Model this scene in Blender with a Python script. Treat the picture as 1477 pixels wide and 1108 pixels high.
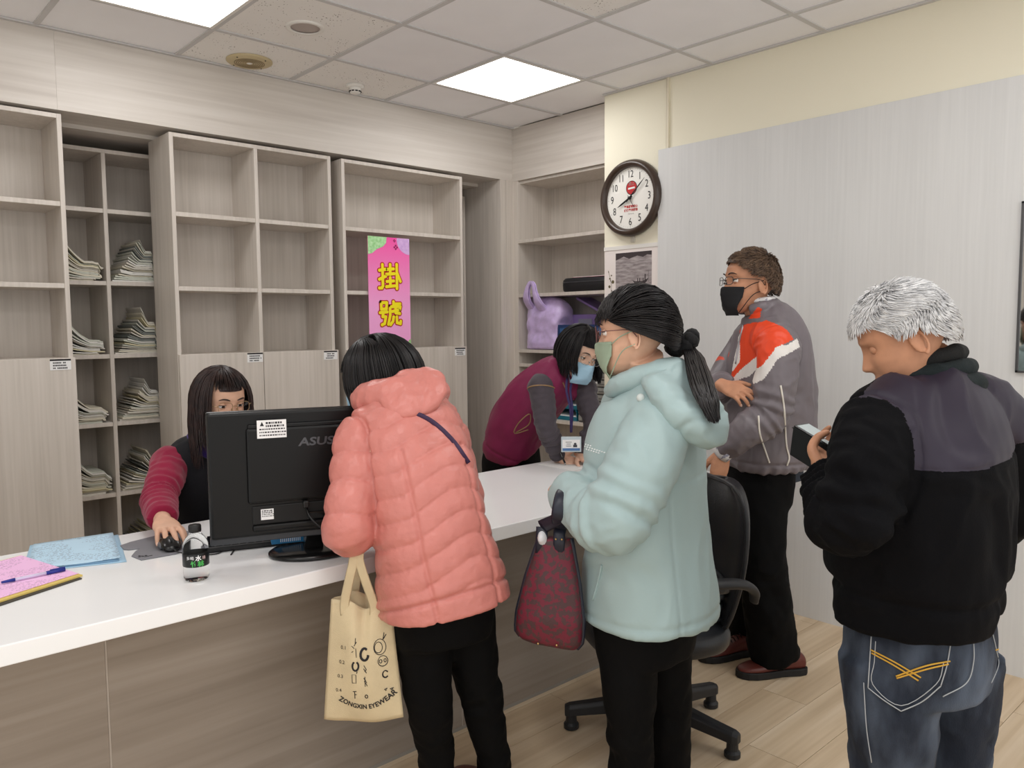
import bpy, bmesh, math, random
import numpy as np
from mathutils import Vector, Matrix
from mathutils.bvhtree import BVHTree

for _o in list(bpy.data.objects):
    bpy.data.objects.remove(_o, do_unlink=True)
SC = bpy.context.scene
COL = SC.collection
rnd = random.Random(7)
PI = math.pi

# ------------------------------------------------------------------ camera, world, light, exposure
_yaw, _pit, _rol = 0.7403694, -0.0760389, 0.0080709
_c, _s = math.cos(_yaw), math.sin(_yaw)
_rt = Vector((_c, -_s, 0)); _fh = Vector((_s, _c, 0)); _z = Vector((0, 0, 1))
_fw = _fh * math.cos(_pit) + _z * math.sin(_pit)
_up = -_fh * math.sin(_pit) + _z * math.cos(_pit)
_r2 = _rt * math.cos(_rol) - _up * math.sin(_rol)
_u2 = _rt * math.sin(_rol) + _up * math.cos(_rol)
cam_d = bpy.data.cameras.new('camera'); cam = bpy.data.objects.new('camera', cam_d); COL.objects.link(cam)
_m = Matrix((( _r2.x, _u2.x, -_fw.x, 0), (_r2.y, _u2.y, -_fw.y, 0), (_r2.z, _u2.z, -_fw.z, 1.44), (0, 0, 0, 1)))
cam.matrix_world = _m
cam_d.sensor_width = 36.0; cam_d.lens = 1137.354 / 1477 * 36.0
cam_d.clip_start = 0.05; cam_d.clip_end = 60
SC.camera = cam

W = bpy.data.worlds.new('fill_world'); SC.world = W; W.use_nodes = True  # uniform white background, added as fill light through the open sides
W.node_tree.nodes['Background'].inputs[0].default_value = (1, 0.99, 0.97, 1)
W.node_tree.nodes['Background'].inputs[1].default_value = 1.3
LAMP_STRENGTH = 9.5
LAMP_COLOR = (1.0, 0.99, 0.98)
SC.view_settings.view_transform = 'Standard'
SC.view_settings.look = 'None'
SC.view_settings.exposure = -0.07
SC.view_settings.gamma = 1.0
SC.view_settings.use_curve_mapping = False
SC.cycles.max_bounces = 7
SC.cycles.diffuse_bounces = 5
SC.cycles.sample_clamp_indirect = 6.0

# ------------------------------------------------------------------ helpers: colours and materials
def lin(c):
    return tuple(((x / 255) / 12.92 if x <= 10 else (((x / 255) + 0.055) / 1.055) ** 2.4) for x in c)

def mat(name, rgb, rough=0.6, metal=0.0, var=0.0, vscale=20.0, stretch=(1, 1, 1), bump=0.0, bscale=60.0, spec=0.5,
        rgb2=None, emit=None, trans=0.0, ior=1.45, sheen=0.0, coat=0.0, detail=4.0, lo=0.35, hi=0.65):
    """Principled material; optional two-colour noise (rgb -> rgb2, or +-var) in object space, optional noise bump."""
    m = bpy.data.materials.new(name); m.use_nodes = True
    nt = m.node_tree; N = nt.nodes; Lk = nt.links; b = N['Principled BSDF']
    c = lin(rgb)
    b.inputs['Base Color'].default_value = (*c, 1)
    b.inputs['Roughness'].default_value = rough
    b.inputs['Metallic'].default_value = metal
    b.inputs['Specular IOR Level'].default_value = spec
    b.inputs['IOR'].default_value = ior
    b.inputs['Transmission Weight'].default_value = trans
    b.inputs['Sheen Weight'].default_value = sheen
    b.inputs['Coat Weight'].default_value = coat
    if emit:
        b.inputs['Emission Color'].default_value = (*emit[0], 1); b.inputs['Emission Strength'].default_value = emit[1]
    if var or rgb2 or bump:
        tc = N.new('ShaderNodeTexCoord'); mp = N.new('ShaderNodeMapping'); mp.inputs['Scale'].default_value = stretch
        Lk.new(tc.outputs['Object'], mp.inputs['Vector'])
        if var or rgb2:
            nz = N.new('ShaderNodeTexNoise'); nz.inputs['Scale'].default_value = vscale; nz.inputs['Detail'].default_value = detail
            Lk.new(mp.outputs[0], nz.inputs['Vector'])
            rp = N.new('ShaderNodeValToRGB'); rp.color_ramp.elements[0].position = lo; rp.color_ramp.elements[1].position = hi
            c2 = lin(rgb2) if rgb2 else tuple(min(1, x * (1 + var)) for x in c)
            c1 = c if rgb2 else tuple(x * (1 - var) for x in c)
            rp.color_ramp.elements[0].color = (*c1, 1); rp.color_ramp.elements[1].color = (*c2, 1)
            Lk.new(nz.outputs['Fac'], rp.inputs[0]); Lk.new(rp.outputs[0], b.inputs['Base Color'])
        if bump:
            n2 = N.new('ShaderNodeTexNoise'); n2.inputs['Scale'].default_value = bscale; n2.inputs['Detail'].default_value = 3
            Lk.new(mp.outputs[0], n2.inputs['Vector'])
            bp = N.new('ShaderNodeBump'); bp.inputs['Strength'].default_value = bump; bp.inputs['Distance'].default_value = 0.004
            Lk.new(n2.outputs['Fac'], bp.inputs['Height']); Lk.new(bp.outputs[0], b.inputs['Normal'])
    return m

def wood(name, base, dark, light, axis='z', rough=0.45, fine=60.0, spec=0.4):
    """Laminate with long grain along one axis: broad bands plus fine streaks, object space with a random shift per piece."""
    m = bpy.data.materials.new(name); m.use_nodes = True
    nt = m.node_tree; N = nt.nodes; Lk = nt.links; b = N['Principled BSDF']
    b.inputs['Roughness'].default_value = rough; b.inputs['Specular IOR Level'].default_value = spec
    tc = N.new('ShaderNodeTexCoord'); oi = N.new('ShaderNodeObjectInfo')
    add = N.new('ShaderNodeVectorMath'); add.operation = 'ADD'
    sc = N.new('ShaderNodeVectorMath'); sc.operation = 'SCALE'; sc.inputs['Scale'].default_value = 7.0
    cb = N.new('ShaderNodeCombineXYZ')
    for k in range(3): Lk.new(oi.outputs['Random'], cb.inputs[k])
    Lk.new(cb.outputs[0], sc.inputs[0]); Lk.new(tc.outputs['Object'], add.inputs[0]); Lk.new(sc.outputs[0], add.inputs[1])
    def nz(scale, along, detail, dist=0.0):
        mp = N.new('ShaderNodeMapping')
        v = [1.0, 1.0, 1.0]; v['xyz'.index(axis)] = along
        mp.inputs['Scale'].default_value = v
        Lk.new(add.outputs[0], mp.inputs['Vector'])
        n = N.new('ShaderNodeTexNoise'); n.inputs['Scale'].default_value = scale; n.inputs['Detail'].default_value = detail
        n.inputs['Distortion'].default_value = dist
        Lk.new(mp.outputs[0], n.inputs['Vector']); return n
    broad = nz(6.0, 0.12, 3, 0.6); fin = nz(fine, 0.03, 4, 0.3)
    mx = N.new('ShaderNodeMath'); mx.operation = 'MULTIPLY_ADD'; mx.inputs[1].default_value = 0.55
    h = N.new('ShaderNodeMath'); h.operation = 'MULTIPLY'; h.inputs[1].default_value = 0.45
    Lk.new(broad.outputs['Fac'], h.inputs[0]); Lk.new(fin.outputs['Fac'], mx.inputs[0]); Lk.new(h.outputs[0], mx.inputs[2])
    rp = N.new('ShaderNodeValToRGB')
    e = rp.color_ramp.elements
    e[0].position = 0.34; e[0].color = (*lin(dark), 1); e[1].position = 0.66; e[1].color = (*lin(light), 1)
    x = e.new(0.5); x.color = (*lin(base), 1)
    Lk.new(mx.outputs[0], rp.inputs[0]); Lk.new(rp.outputs[0], b.inputs['Base Color'])
    bp = N.new('ShaderNodeBump'); bp.inputs['Strength'].default_value = 0.08; bp.inputs['Distance'].default_value = 0.002
    Lk.new(fin.outputs['Fac'], bp.inputs['Height']); Lk.new(bp.outputs[0], b.inputs['Normal'])
    return m

def paper_print(name, paper, ink, row=0.012, amount=0.5):
    """Paper with rows of small print: noise cells gated into lines (object space, lines along x)."""
    m = bpy.data.materials.new(name); m.use_nodes = True
    nt = m.node_tree; N = nt.nodes; Lk = nt.links; b = N['Principled BSDF']; b.inputs['Roughness'].default_value = 0.8
    tc = N.new('ShaderNodeTexCoord'); sp = N.new('ShaderNodeSeparateXYZ'); Lk.new(tc.outputs['Object'], sp.inputs[0])
    w = N.new('ShaderNodeMath'); w.operation = 'DIVIDE'; w.inputs[1].default_value = row; Lk.new(sp.outputs[1], w.inputs[0])
    fr = N.new('ShaderNodeMath'); fr.operation = 'FRACT'; Lk.new(w.outputs[0], fr.inputs[0])
    g = N.new('ShaderNodeMath'); g.operation = 'LESS_THAN'; g.inputs[1].default_value = 0.5; Lk.new(fr.outputs[0], g.inputs[0])
    mp = N.new('ShaderNodeMapping'); mp.inputs['Scale'].default_value = (1, 0.6, 1); Lk.new(tc.outputs['Object'], mp.inputs[0])
    n = N.new('ShaderNodeTexNoise'); n.inputs['Scale'].default_value = 190; n.inputs['Detail'].default_value = 2; Lk.new(mp.outputs[0], n.inputs['Vector'])
    n2 = N.new('ShaderNodeTexNoise'); n2.inputs['Scale'].default_value = 14; Lk.new(tc.outputs['Object'], n2.inputs['Vector'])
    t = N.new('ShaderNodeMath'); t.operation = 'GREATER_THAN'; t.inputs[1].default_value = 0.52; Lk.new(n.outputs['Fac'], t.inputs[0])
    t2 = N.new('ShaderNodeMath'); t2.operation = 'GREATER_THAN'; t2.inputs[1].default_value = 0.46; Lk.new(n2.outputs['Fac'], t2.inputs[0])
    a = N.new('ShaderNodeMath'); a.operation = 'MULTIPLY'; Lk.new(g.outputs[0], a.inputs[0]); Lk.new(t.outputs[0], a.inputs[1])
    a2 = N.new('ShaderNodeMath'); a2.operation = 'MULTIPLY'; Lk.new(a.outputs[0], a2.inputs[0]); Lk.new(t2.outputs[0], a2.inputs[1])
    a3 = N.new('ShaderNodeMath'); a3.operation = 'MULTIPLY'; a3.inputs[1].default_value = amount; Lk.new(a2.outputs[0], a3.inputs[0])
    mx = N.new('ShaderNodeMixRGB'); mx.inputs[1].default_value = (*lin(paper), 1); mx.inputs[2].default_value = (*lin(ink), 1)
    Lk.new(a3.outputs[0], mx.inputs[0]); Lk.new(mx.outputs[0], b.inputs['Base Color'])
    return m

# ------------------------------------------------------------------ helpers: geometry
def nrm(v):
    v = np.asarray(v, float); n = np.linalg.norm(v); return v / n if n > 1e-12 else v

def rot_axis(v, ax, a):
    v = np.asarray(v, float); ax = nrm(ax)
    return v * math.cos(a) + np.cross(ax, v) * math.sin(a) + ax * np.dot(ax, v) * (1 - math.cos(a))

def spline(pts, n, closed=False):
    """Catmull-Rom resample of k x d control points into n samples."""
    P = np.asarray(pts, float); k = len(P)
    if k == 2:
        t = np.linspace(0, 1, n)[:, None]; return P[0] * (1 - t) + P[1] * t
    Q = np.vstack([2 * P[0] - P[1], P, 2 * P[-1] - P[-2]])
    out = []
    for s in np.linspace(0, k - 1 - 1e-9, n):
        i = int(s); t = s - i
        a, b, c, d = Q[i], Q[i + 1], Q[i + 2], Q[i + 3]
        out.append(0.5 * ((2 * b) + (-a + c) * t + (2 * a - 5 * b + 4 * c - d) * t * t + (-a + 3 * b - 3 * c + d) * t ** 3))
    return np.array(out)

class G:
    """Collects vertices and faces (with a material slot per face), then links them as ONE mesh object."""
    def __init__(s): s.v = []; s.f = []; s.m = []; s.n = 0
    def add(s, v, f, m=0):
        v = np.asarray(v, float).reshape(-1, 3)
        s.v.append(v); s.f += [tuple(int(i) + s.n for i in q) for q in f]
        s.m += ([m] * len(f) if isinstance(m, int) else list(m)); s.n += len(v); return s
    def V(s): return np.vstack(s.v)
    def box(s, x0, x1, y0, y1, z0, z1, m=0):
        v = [(x, y, z) for z in (z0, z1) for y in (y0, y1) for x in (x0, x1)]
        return s.add(v, [(0, 2, 3, 1), (4, 5, 7, 6), (0, 1, 5, 4), (2, 6, 7, 3), (0, 4, 6, 2), (1, 3, 7, 5)], m)
    def obox(s, c, ax, ay, az, hx, hy, hz, m=0):
        c = np.asarray(c, float); ax, ay, az = nrm(ax), nrm(ay), nrm(az)
        v = [c + ax * hx * i + ay * hy * j + az * hz * k for k in (-1, 1) for j in (-1, 1) for i in (-1, 1)]
        return s.add(v, [(0, 2, 3, 1), (4, 5, 7, 6), (0, 1, 5, 4), (2, 6, 7, 3), (0, 4, 6, 2), (1, 3, 7, 5)], m)
    def loft(s, rings, m=0, cap=True, closed=False):
        R = [np.asarray(r, float) for r in rings]; n = len(R[0]); k = len(R); f = []
        for i in range(k - 1 + (1 if closed else 0)):
            a, b = i * n, ((i + 1) % k) * n
            f += [(a + j, a + (j + 1) % n, b + (j + 1) % n, b + j) for j in range(n)]
        v = np.vstack(R)
        if cap and not closed:
            v = np.vstack([v, R[0].mean(0), R[-1].mean(0)]); c0, c1 = k * n, k * n + 1
            f += [(c0, (j + 1) % n, j) for j in range(n)]
            b = (k - 1) * n; f += [(c1, b + j, b + (j + 1) % n) for j in range(n)]
        return s.add(v, f, m)
    def tube(s, pts, r, n=8, m=0, flat=1.0, ref=(0, 0, 1), cap=True, closed=False, samples=None):
        """Swept tube; r scalar or list; flat squashes the section along the second frame axis."""
        P = np.asarray(pts, float)
        rr = np.full(len(P), r, float) if np.isscalar(r) else np.asarray(r, float)
        if samples:
            Q = spline(np.hstack([P, rr[:, None]]), samples); P, rr = Q[:, :3], Q[:, 3]
        k = len(P)
        T = np.gradient(P, axis=0) if not closed else (np.roll(P, -1, 0) - np.roll(P, 1, 0))
        u = np.asarray(ref, float); rings = []
        for i in range(k):
            t = nrm(T[i]); u = u - t * np.dot(u, t)
            if np.linalg.norm(u) < 1e-5: u = np.cross(t, (0.3, 0.5, 0.8))
            u = nrm(u); w = np.cross(t, u)
            a = np.arange(n) * 2 * PI / n
            rings.append(P[i] + rr[i] * (np.cos(a)[:, None] * u * flat + np.sin(a)[:, None] * w))
        return s.loft(rings, m, cap, closed)
    def cyl(s, p0, p1, r0, r1=None, n=20, m=0):
        return s.tube([p0, p1], [r0, r0 if r1 is None else r1], n, m)
    def rev(s, c, prof, axis=(0, 0, 1), n=32, m=0, cap=True):
        """Lathe: prof = [(radius, height)...] about axis through c."""
        c = np.asarray(c, float); ax = nrm(axis)
        u = np.cross(ax, (0, 1, 0) if abs(ax[1]) < 0.9 else (1, 0, 0)); u = nrm(u); w = np.cross(ax, u)
        a = np.arange(n) * 2 * PI / n
        return s.loft([c + ax * h + r * (np.cos(a)[:, None] * u + np.sin(a)[:, None] * w) for r, h in prof], m, cap)
    def sph(s, c, r, ax=(1, 0, 0), ay=(0, 1, 0), az=(0, 0, 1), n=20, k=12, m=0):
        r = (r, r, r) if np.isscalar(r) else r
        c = np.asarray(c, float); ax, ay, az = (np.asarray(q, float) for q in (ax, ay, az)); rings = []
        for i in range(1, k):
            p = PI * i / k; a = np.arange(n) * 2 * PI / n
            rings.append(c - az * r[2] * math.cos(p) + math.sin(p) * (np.cos(a)[:, None] * ax * r[0] + np.sin(a)[:, None] * ay * r[1]))
        return s.loft(rings, m)
    def prism(s, poly, o, ax, ay, h, m=0):
        """Extrude a 2-D polygon lying in plane (o, ax, ay) by h along ax x ay."""
        o = np.asarray(o, float); ax = np.asarray(ax, float); ay = np.asarray(ay, float); nz = nrm(np.cross(ax, ay))
        b = np.array([o + ax * x + ay * y for x, y in poly]); k = len(poly)
        f = [tuple(range(k - 1, -1, -1)), tuple(range(k, 2 * k))] + [(j, (j + 1) % k, k + (j + 1) % k, k + j) for j in range(k)]
        return s.add(np.vstack([b, b + nz * h]), f, m)
    def obj(s, name, mats, parent=None, smooth=False, bevel=0.0, sub=0, segs=2, angle=40):
        mats = mats if isinstance(mats, (list, tuple)) else [mats]
        V = s.V()
        if parent is not None: V = V - np.array(ORG[parent.name])
        me = bpy.data.meshes.new(name); me.from_pydata(V.tolist(), [], s.f)
        for q in mats: me.materials.append(q)
        if len(mats) > 1: me.polygons.foreach_set('material_index', s.m)
        if smooth: me.polygons.foreach_set('use_smooth', [True] * len(s.f))
        o = bpy.data.objects.new(name, me); COL.objects.link(o)
        if parent is not None: o.parent = parent; ORG[o.name] = ORG[parent.name]
        else: ORG[o.name] = (0, 0, 0)
        if bevel:
            b = o.modifiers.new('edge', 'BEVEL'); b.width = bevel; b.segments = segs; b.limit_method = 'ANGLE'; b.angle_limit = math.radians(angle)
            b.harden_normals = False
        if sub:
            q = o.modifiers.new('round', 'SUBSURF'); q.levels = sub; q.render_levels = sub
        return o

ORG = {}
def thing(name, label, cat, loc=(0, 0, 0), group=None):
    o = bpy.data.objects.new(name, None); COL.objects.link(o); o.location = loc; o.empty_display_size = 0.1
    o['label'] = label; o['category'] = cat
    if group: o['group'] = group
    ORG[o.name] = tuple(loc); return o
def tag(o, label, cat, group=None):
    o['label'] = label; o['category'] = cat
    if group: o['group'] = group
    return o
def struct(name, loc=(0, 0, 0)):
    o = bpy.data.objects.new(name, None); COL.objects.link(o); o['kind'] = 'structure'; o.location = loc; ORG[o.name] = tuple(loc); return o
def sobj(o): o['kind'] = 'structure'; return o

def text_geo(body, size, o, ax, ay, align='CENTER', bold=0.0, shear=0.0):
    """Mesh of a line of lettering laid in the plane (o, ax, ay); returns verts, faces."""
    c = bpy.data.curves.new('lettering', 'FONT'); c.body = body; c.size = size; c.align_x = align; c.align_y = 'CENTER'
    c.offset = bold; c.shear = shear; c.resolution_u = 3
    ob = bpy.data.objects.new('lettering', c); COL.objects.link(ob)
    dg = bpy.context.evaluated_depsgraph_get(); me = ob.evaluated_get(dg).to_mesh()
    v = np.array([q.co[:] for q in me.vertices]).reshape(-1, 3); f = [tuple(p.vertices) for p in me.polygons]
    bpy.data.objects.remove(ob, do_unlink=True); bpy.data.curves.remove(c)
    o = np.asarray(o, float); ax = np.asarray(ax, float); ay = np.asarray(ay, float)
    return (o + v[:, :1] * ax + v[:, 1:2] * ay) if len(v) else v, f

# ------------------------------------------------------------------ materials
CAB = wood('grey_oak_laminate', (208, 200, 191), (197, 189, 180), (217, 209, 201), 'z')
CABD = wood('grey_oak_laminate_recess', (204, 196, 187), (193, 185, 176), (213, 205, 197), 'z')
SOF = wood('grey_oak_laminate_level', (212, 205, 197), (199, 191, 183), (222, 216, 209), 'x', fine=34)
SOFY = wood('grey_oak_laminate_level_side', (212, 205, 197), (199, 191, 183), (222, 216, 209), 'y', fine=34)
EDGE = mat('edge_band', (216, 208, 200), 0.5)
DESK = wood('counter_front_laminate', (152, 141, 130), (138, 127, 116), (164, 154, 144), 'x', fine=30, rough=0.38)
PANEL = wood('pale_grey_wall_panel', (218, 219, 219), (214, 215, 215), (222, 223, 223), 'z', rough=0.4, fine=70)
CREAM = mat('cream_wall_paint', (240, 235, 215), 0.75, bump=0.05, bscale=180)
WHITEW = mat('white_wall_paint', (225, 221, 212), 0.8)
TILE = mat('ceiling_board_smooth', (246, 246, 249), 0.9, var=0.015, vscale=4)
GRID = mat('ceiling_grid_white', (204, 203, 203), 0.6)
QUARTZ = mat('white_counter_stone', (248, 249, 250), 0.14, spec=0.5, var=0.01, vscale=3)
BLACK = mat('black_plastic', (22, 22, 23), 0.42)
BLACKG = mat('black_gloss', (14, 14, 15), 0.22)
DARKGAP = mat('joint_gap_brown', (90, 82, 75), 0.8)  # dark brown of the subfloor, seen in the plank joints
WHITEP = mat('white_plastic', (235, 233, 228), 0.45)
PAPER = mat('white_paper', (240, 240, 240), 0.8)
INK = mat('black_ink', (35, 33, 36), 0.7)
STEEL = mat('brushed_steel', (170, 170, 172), 0.35, metal=1.0)
def pitted():
    m = mat('ceiling_board_pitted', (243, 241, 238), 0.95); nt = m.node_tree; N = nt.nodes; Lk = nt.links
    tc = N.new('ShaderNodeTexCoord'); v = N.new('ShaderNodeTexVoronoi'); v.inputs['Scale'].default_value = 70
    n = N.new('ShaderNodeTexNoise'); n.inputs['Scale'].default_value = 9; Lk.new(tc.outputs['Object'], n.inputs['Vector'])
    Lk.new(tc.outputs['Object'], v.inputs['Vector'])
    r = N.new('ShaderNodeMapRange'); r.inputs[1].default_value = 0.35; r.inputs[2].default_value = 0.7; r.inputs[3].default_value = 0.0; r.inputs[4].default_value = 0.26
    Lk.new(n.outputs['Fac'], r.inputs[0])
    lt = N.new('ShaderNodeMath'); lt.operation = 'LESS_THAN'; Lk.new(v.outputs['Distance'], lt.inputs[0]); Lk.new(r.outputs[0], lt.inputs[1])
    mx = N.new('ShaderNodeMixRGB'); mx.inputs[1].default_value = (*lin((243, 241, 238)), 1); mx.inputs[2].default_value = (*lin((128, 120, 108)), 1)
    Lk.new(lt.outputs[0], mx.inputs[0]); Lk.new(mx.outputs[0], N['Principled BSDF'].inputs['Base Color']); return m
PIT = pitted()
def plank_mat():
    m = wood('pale_oak_plank', (208, 186, 156), (186, 162, 132), (224, 205, 179), 'x', rough=0.42, fine=26)
    return m
PLANK = plank_mat()
DIFF = mat('lamp_diffuser', (255, 255, 255), 0.5, emit=(LAMP_COLOR, LAMP_STRENGTH))

# ------------------------------------------------------------------ room shell
XL, XR, XN, YF, YB, ZC = -1.5, 3.607, 3.73, -1.9, 4.063, 2.77
fl = struct('floor')
G().box(XL, 4.1, YF, 4.8, -0.06, -0.006).obj('subfloor', DARKGAP, fl)
row, y = 0, YF
while y < 4.5:
    y1 = y + 0.182; x = XL - rnd.random() * 1.1
    while x < 3.62:
        x1 = x + 1.22
        if x1 > XL and not (y > 2.3 and x1 < 0):
            G().box(max(x, XL) + 0.0009, min(x1, 3.62) - 0.0009, y + 0.0008, y1 - 0.0008, -0.006, 0.0).obj('plank', PLANK, fl)
        x = x1
    y = y1

OX, OY, T = 2.69279, 2.98844, 0.605
ce = struct('ceiling')
G().box(XL, 4.1, YF, 4.8, 2.80, 2.86).obj('slab', WHITEW, ce)
LAMPS = [(0, 0), (-3, 0), (-6, 0), (-1, -4), (-4, -4), (-6, -4), (-4, -7), (-1, -7)]
PITS = [(-2, 0), (-2, 1), (-1, 1), (-1, -2)]
_tile_cache = {}
for i in range(-7, 2):
    for j in range(-9, 2):
        x0, x1 = max(XL, OX + i * T) + 0.004, min(XN, OX + (i + 1) * T) - 0.004
        y0, y1 = max(YF, OY + j * T) + 0.004, min(YB, OY + (j + 1) * T) - 0.004
        if x1 - x0 < 0.05 or y1 - y0 < 0.05 or (i, j) in LAMPS: continue
        tilt = rnd.choice((0, 0, 0.0015))
        t = G().box(x0, x1, y0, y1, ZC + 0.005, ZC + 0.018).obj('ceiling_tile', PIT if (i, j) in PITS else TILE, ce)
for i in range(-6, 2):
    x = OX + i * T
    G().box(x - 0.012, x + 0.012, YF, YB, ZC - 0.001, ZC + 0.006).obj('grid_bar', GRID, ce)
for j in range(-8, 2):
    y = OY + j * T
    G().box(XL, XN if j > 0 else XR, y - 0.012, y + 0.012, ZC - 0.0012, ZC + 0.0055).obj('grid_bar', GRID, ce)
G().box(XL, XN, YB - 0.022, YB, ZC - 0.004, ZC + 0.004).obj('edge_angle', GRID, ce)
G().box(XR - 0.022, XR, YF, 3.122, ZC - 0.004, ZC + 0.004).obj('edge_angle', GRID, ce)

def ceiling_light(i, j, label, group=None):
    x0, x1, y0, y1 = OX + i * T, OX + (i + 1) * T, OY + j * T, OY + (j + 1) * T
    t = thing('ceiling_light', label, 'ceiling light', ((x0 + x1) / 2, (y0 + y1) / 2, ZC), group)
    g = G()
    for a in ((x0 + .006, x1 - .006, y0 + .006, y0 + .022), (x0 + .006, x1 - .006, y1 - .022, y1 - .006), (x0 + .006, x0 + .022, y0 + .022, y1 - .022), (x1 - .022, x1 - .006, y0 + .022, y1 - .022)):
        g.box(*a, ZC - 0.002, ZC + 0.02)
    g.obj('frame', WHITEP, t)
    G().add([(x0 + .02, y0 + .02, ZC + .004), (x1 - .02, y0 + .02, ZC + .004), (x1 - .02, y1 - .02, ZC + .004), (x0 + .02, y1 - .02, ZC + .004)], [(0, 3, 2, 1)]).obj('diffuser', DIFF, t)
ceiling_light(0, 0, 'square glowing panel light in the ceiling before the corner of the shelves')
ceiling_light(-3, 0, 'square glowing panel light in the ceiling above the left bookcases')
for k, w in zip(LAMPS[2:], ('over the far end of the desk, first row by the soffit', 'over the waiting area nearest the pale wall board', 'over the middle of the waiting area, row by the counter', 'over the waiting area nearest the open side, counter row', 'over the middle of the waiting area, rear row', 'over the waiting area by the pale board, rear row')):
    ceiling_light(*k, 'added unseen panel light ' + w, 'added unseen panel lights over the waiting area')  # panels out of view, added to help light the room

# back wall: wall, soffit boards, posts
wb = struct('wall_back')
G().box(XL, 4.1, 4.76, 4.84, 0, 2.8).obj('wall_face', WHITEW, wb)
G().box(XL, 0.9497, YB, YB + 0.02, 2.42, ZC).obj('wood_panel', SOF, wb)
G().box(0.9503, XN, YB, YB + 0.02, 2.42, ZC).obj('wood_panel', SOF, wb)
G().box(XL, XN, YB + .02, 4.30, 2.42, 2.438).obj('soffit_board', SOF, wb)
G().box(XL, 3.62, 4.30, 4.74, 2.40, 2.438).obj('soffit_board', SOF, wb)
tr = struct('trim_1')
G().box(3.62, 3.672, YB, YB + 0.04, 0, 2.42).obj('post_board', CAB, tr, bevel=0.002)
G().box(3.674, XN + .02, YB, YB + 0.04, 0, 2.42).obj('post_board', CAB, tr, bevel=0.002)
G().box(3.62, 3.64, YB + .04, 4.76, 0, 2.42).obj('return_board', CAB, tr)
wr = struct('wall_right')
G().box(XR, 4.1, YF, 3.122, 0, 2.8).obj('wall_face', CREAM, wr)
G().box(XN, 4.1, 3.122, YB + .02, 2.415, ZC).obj('wood_panel', SOFY, wr)
for a, b in ((-1.9, 0.28), (0.281, 2.715)):
    G().box(XR - 0.022, XR, a, b, 0.0, 2.388).obj('wall_board', PANEL, wr)
wl = struct('wall_left'); G().box(XL - .08, XL, 1.6, 4.8, 0, 2.8).obj('wall_face', WHITEW, wl)   # viewer's side left open so the added world light fills the room

# ------------------------------------------------------------------ bookcases
BT = 0.02
def paper_label(parent, x, y, z, w, h, rows):
    """Printed card stuck to a door: white card, dark top band, rows of characters."""
    G().box(x - w / 2, x + w / 2, y - .0015, y, z - h / 2, z + h / 2).obj('paper_label', PAPER, parent)['label'] = 'white printed card'
    g = G(); top = z + h / 2
    g.box(x - w / 2, x + w / 2, y - .002, y - .0015, top - h * .16, top)
    for r in range(rows):
        zz = top - h * (.34 + .24 * r); xx = x - w * .36; end = x + w * rnd.uniform(.2, .4)
        while xx < end:
            ww = h * rnd.uniform(.07, .11)
            if rnd.random() > .12:
                g.box(xx, xx + ww, y - .002, y - .0015, zz - h * .055, zz + h * .055)
                g.box(xx + ww * .3, xx + ww * .55, y - .002, y - .0015, zz - h * .08, zz + h * .08)
            xx += ww + h * .03
    return g.obj('label_print', INK, parent)

def bookcase(label, x0, x1, y0, depth, ztop, cols, shelves, doors=None, zdoor=None, name='bookcase', zbase=0.0):
    t = thing(name, label, 'bookcase', ((x0 + x1) / 2, y0 + depth / 2, 0))
    y1 = y0 + depth
    def b(nm, *a, m=CAB): return G().box(*a).obj(nm, m, t, bevel=0.0012, segs=1)
    b('side_panel', x0, x0 + BT, y0, y1, zbase, ztop); b('side_panel', x1 - BT, x1, y0, y1, zbase, ztop)
    b('top_panel', x0 + BT, x1 - BT, y0, y1, ztop - BT, ztop)
    b('back_panel', x0 + BT, x1 - BT, y1 - .008, y1 - .002, zbase, ztop - BT, m=CABD)
    edges = [x0 + BT] + [q for c in cols for q in (c - BT / 2, c + BT / 2)] + [x1 - BT]
    zlow = zdoor - .03 if zdoor else zbase + .05
    for c in cols: b('divider', c - BT / 2, c + BT / 2, y0, y1 - .008, zlow, ztop - BT)
    for k in range(0, len(edges), 2):
        a, e = edges[k], edges[k + 1]
        for z in shelves:
            b('shelf', a, e, y0 + .004, y1 - .008, z - .022, z)
        if zdoor: b('deck', a, e, y0 + .002, y1 - .008, zdoor - .025, zdoor - .002)
    b('plinth', x0 + BT, x1 - BT, y0 + .03, y0 + .05, 0, .07)
    if doors:
        for (a, e, lab) in doors:
            d = G().box(a, e, y0 - .018, y0 - .001, .06, zdoor).obj('door', CAB, t, bevel=0.0015)
            if lab: paper_label(d, lab[0], y0 - .018, lab[1], .086, .05, lab[2])
    return t
SH = (2.012, 1.642)
bookcase('grey oak bookcase at the left edge, one wide column above a tall door', 0.07, 0.963, 4.06, 0.30, 2.402, [0.515], SH,
         [(0.07, 0.516, None), (0.518, 0.968, (0.905, 1.272, 3))], 1.302)
bookcase('grey oak bookcase with two open columns above two doors, behind the seated clerk', 1.434, 2.326, 4.06, 0.30, 2.398, [1.880], SH,
         [(1.437, 1.879, (1.832, 1.272, 3)), (1.882, 2.338, (2.285, 1.270, 3))], 1.299)
bookcase('grey oak bookcase with single wide shelves carrying the pink hanging sign', 2.395, 3.285, 4.06, 0.30, 2.396, [], SH,
         [(2.398, 2.848, None), (2.851, 3.293, (3.235, 1.262, 3))], 1.296)
RC = [0.34, 0.785, 1.23, 1.675, 2.12, 2.565, 3.01]
RS = (2.045, 1.677, 1.30, 0.946, 0.573, 0.2)
bookcase('recessed pigeonhole shelving standing behind the sliding bookcases', -0.1, 3.60, 4.42, 0.335, 2.345, RC, RS, name='pigeonhole_shelving')

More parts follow.
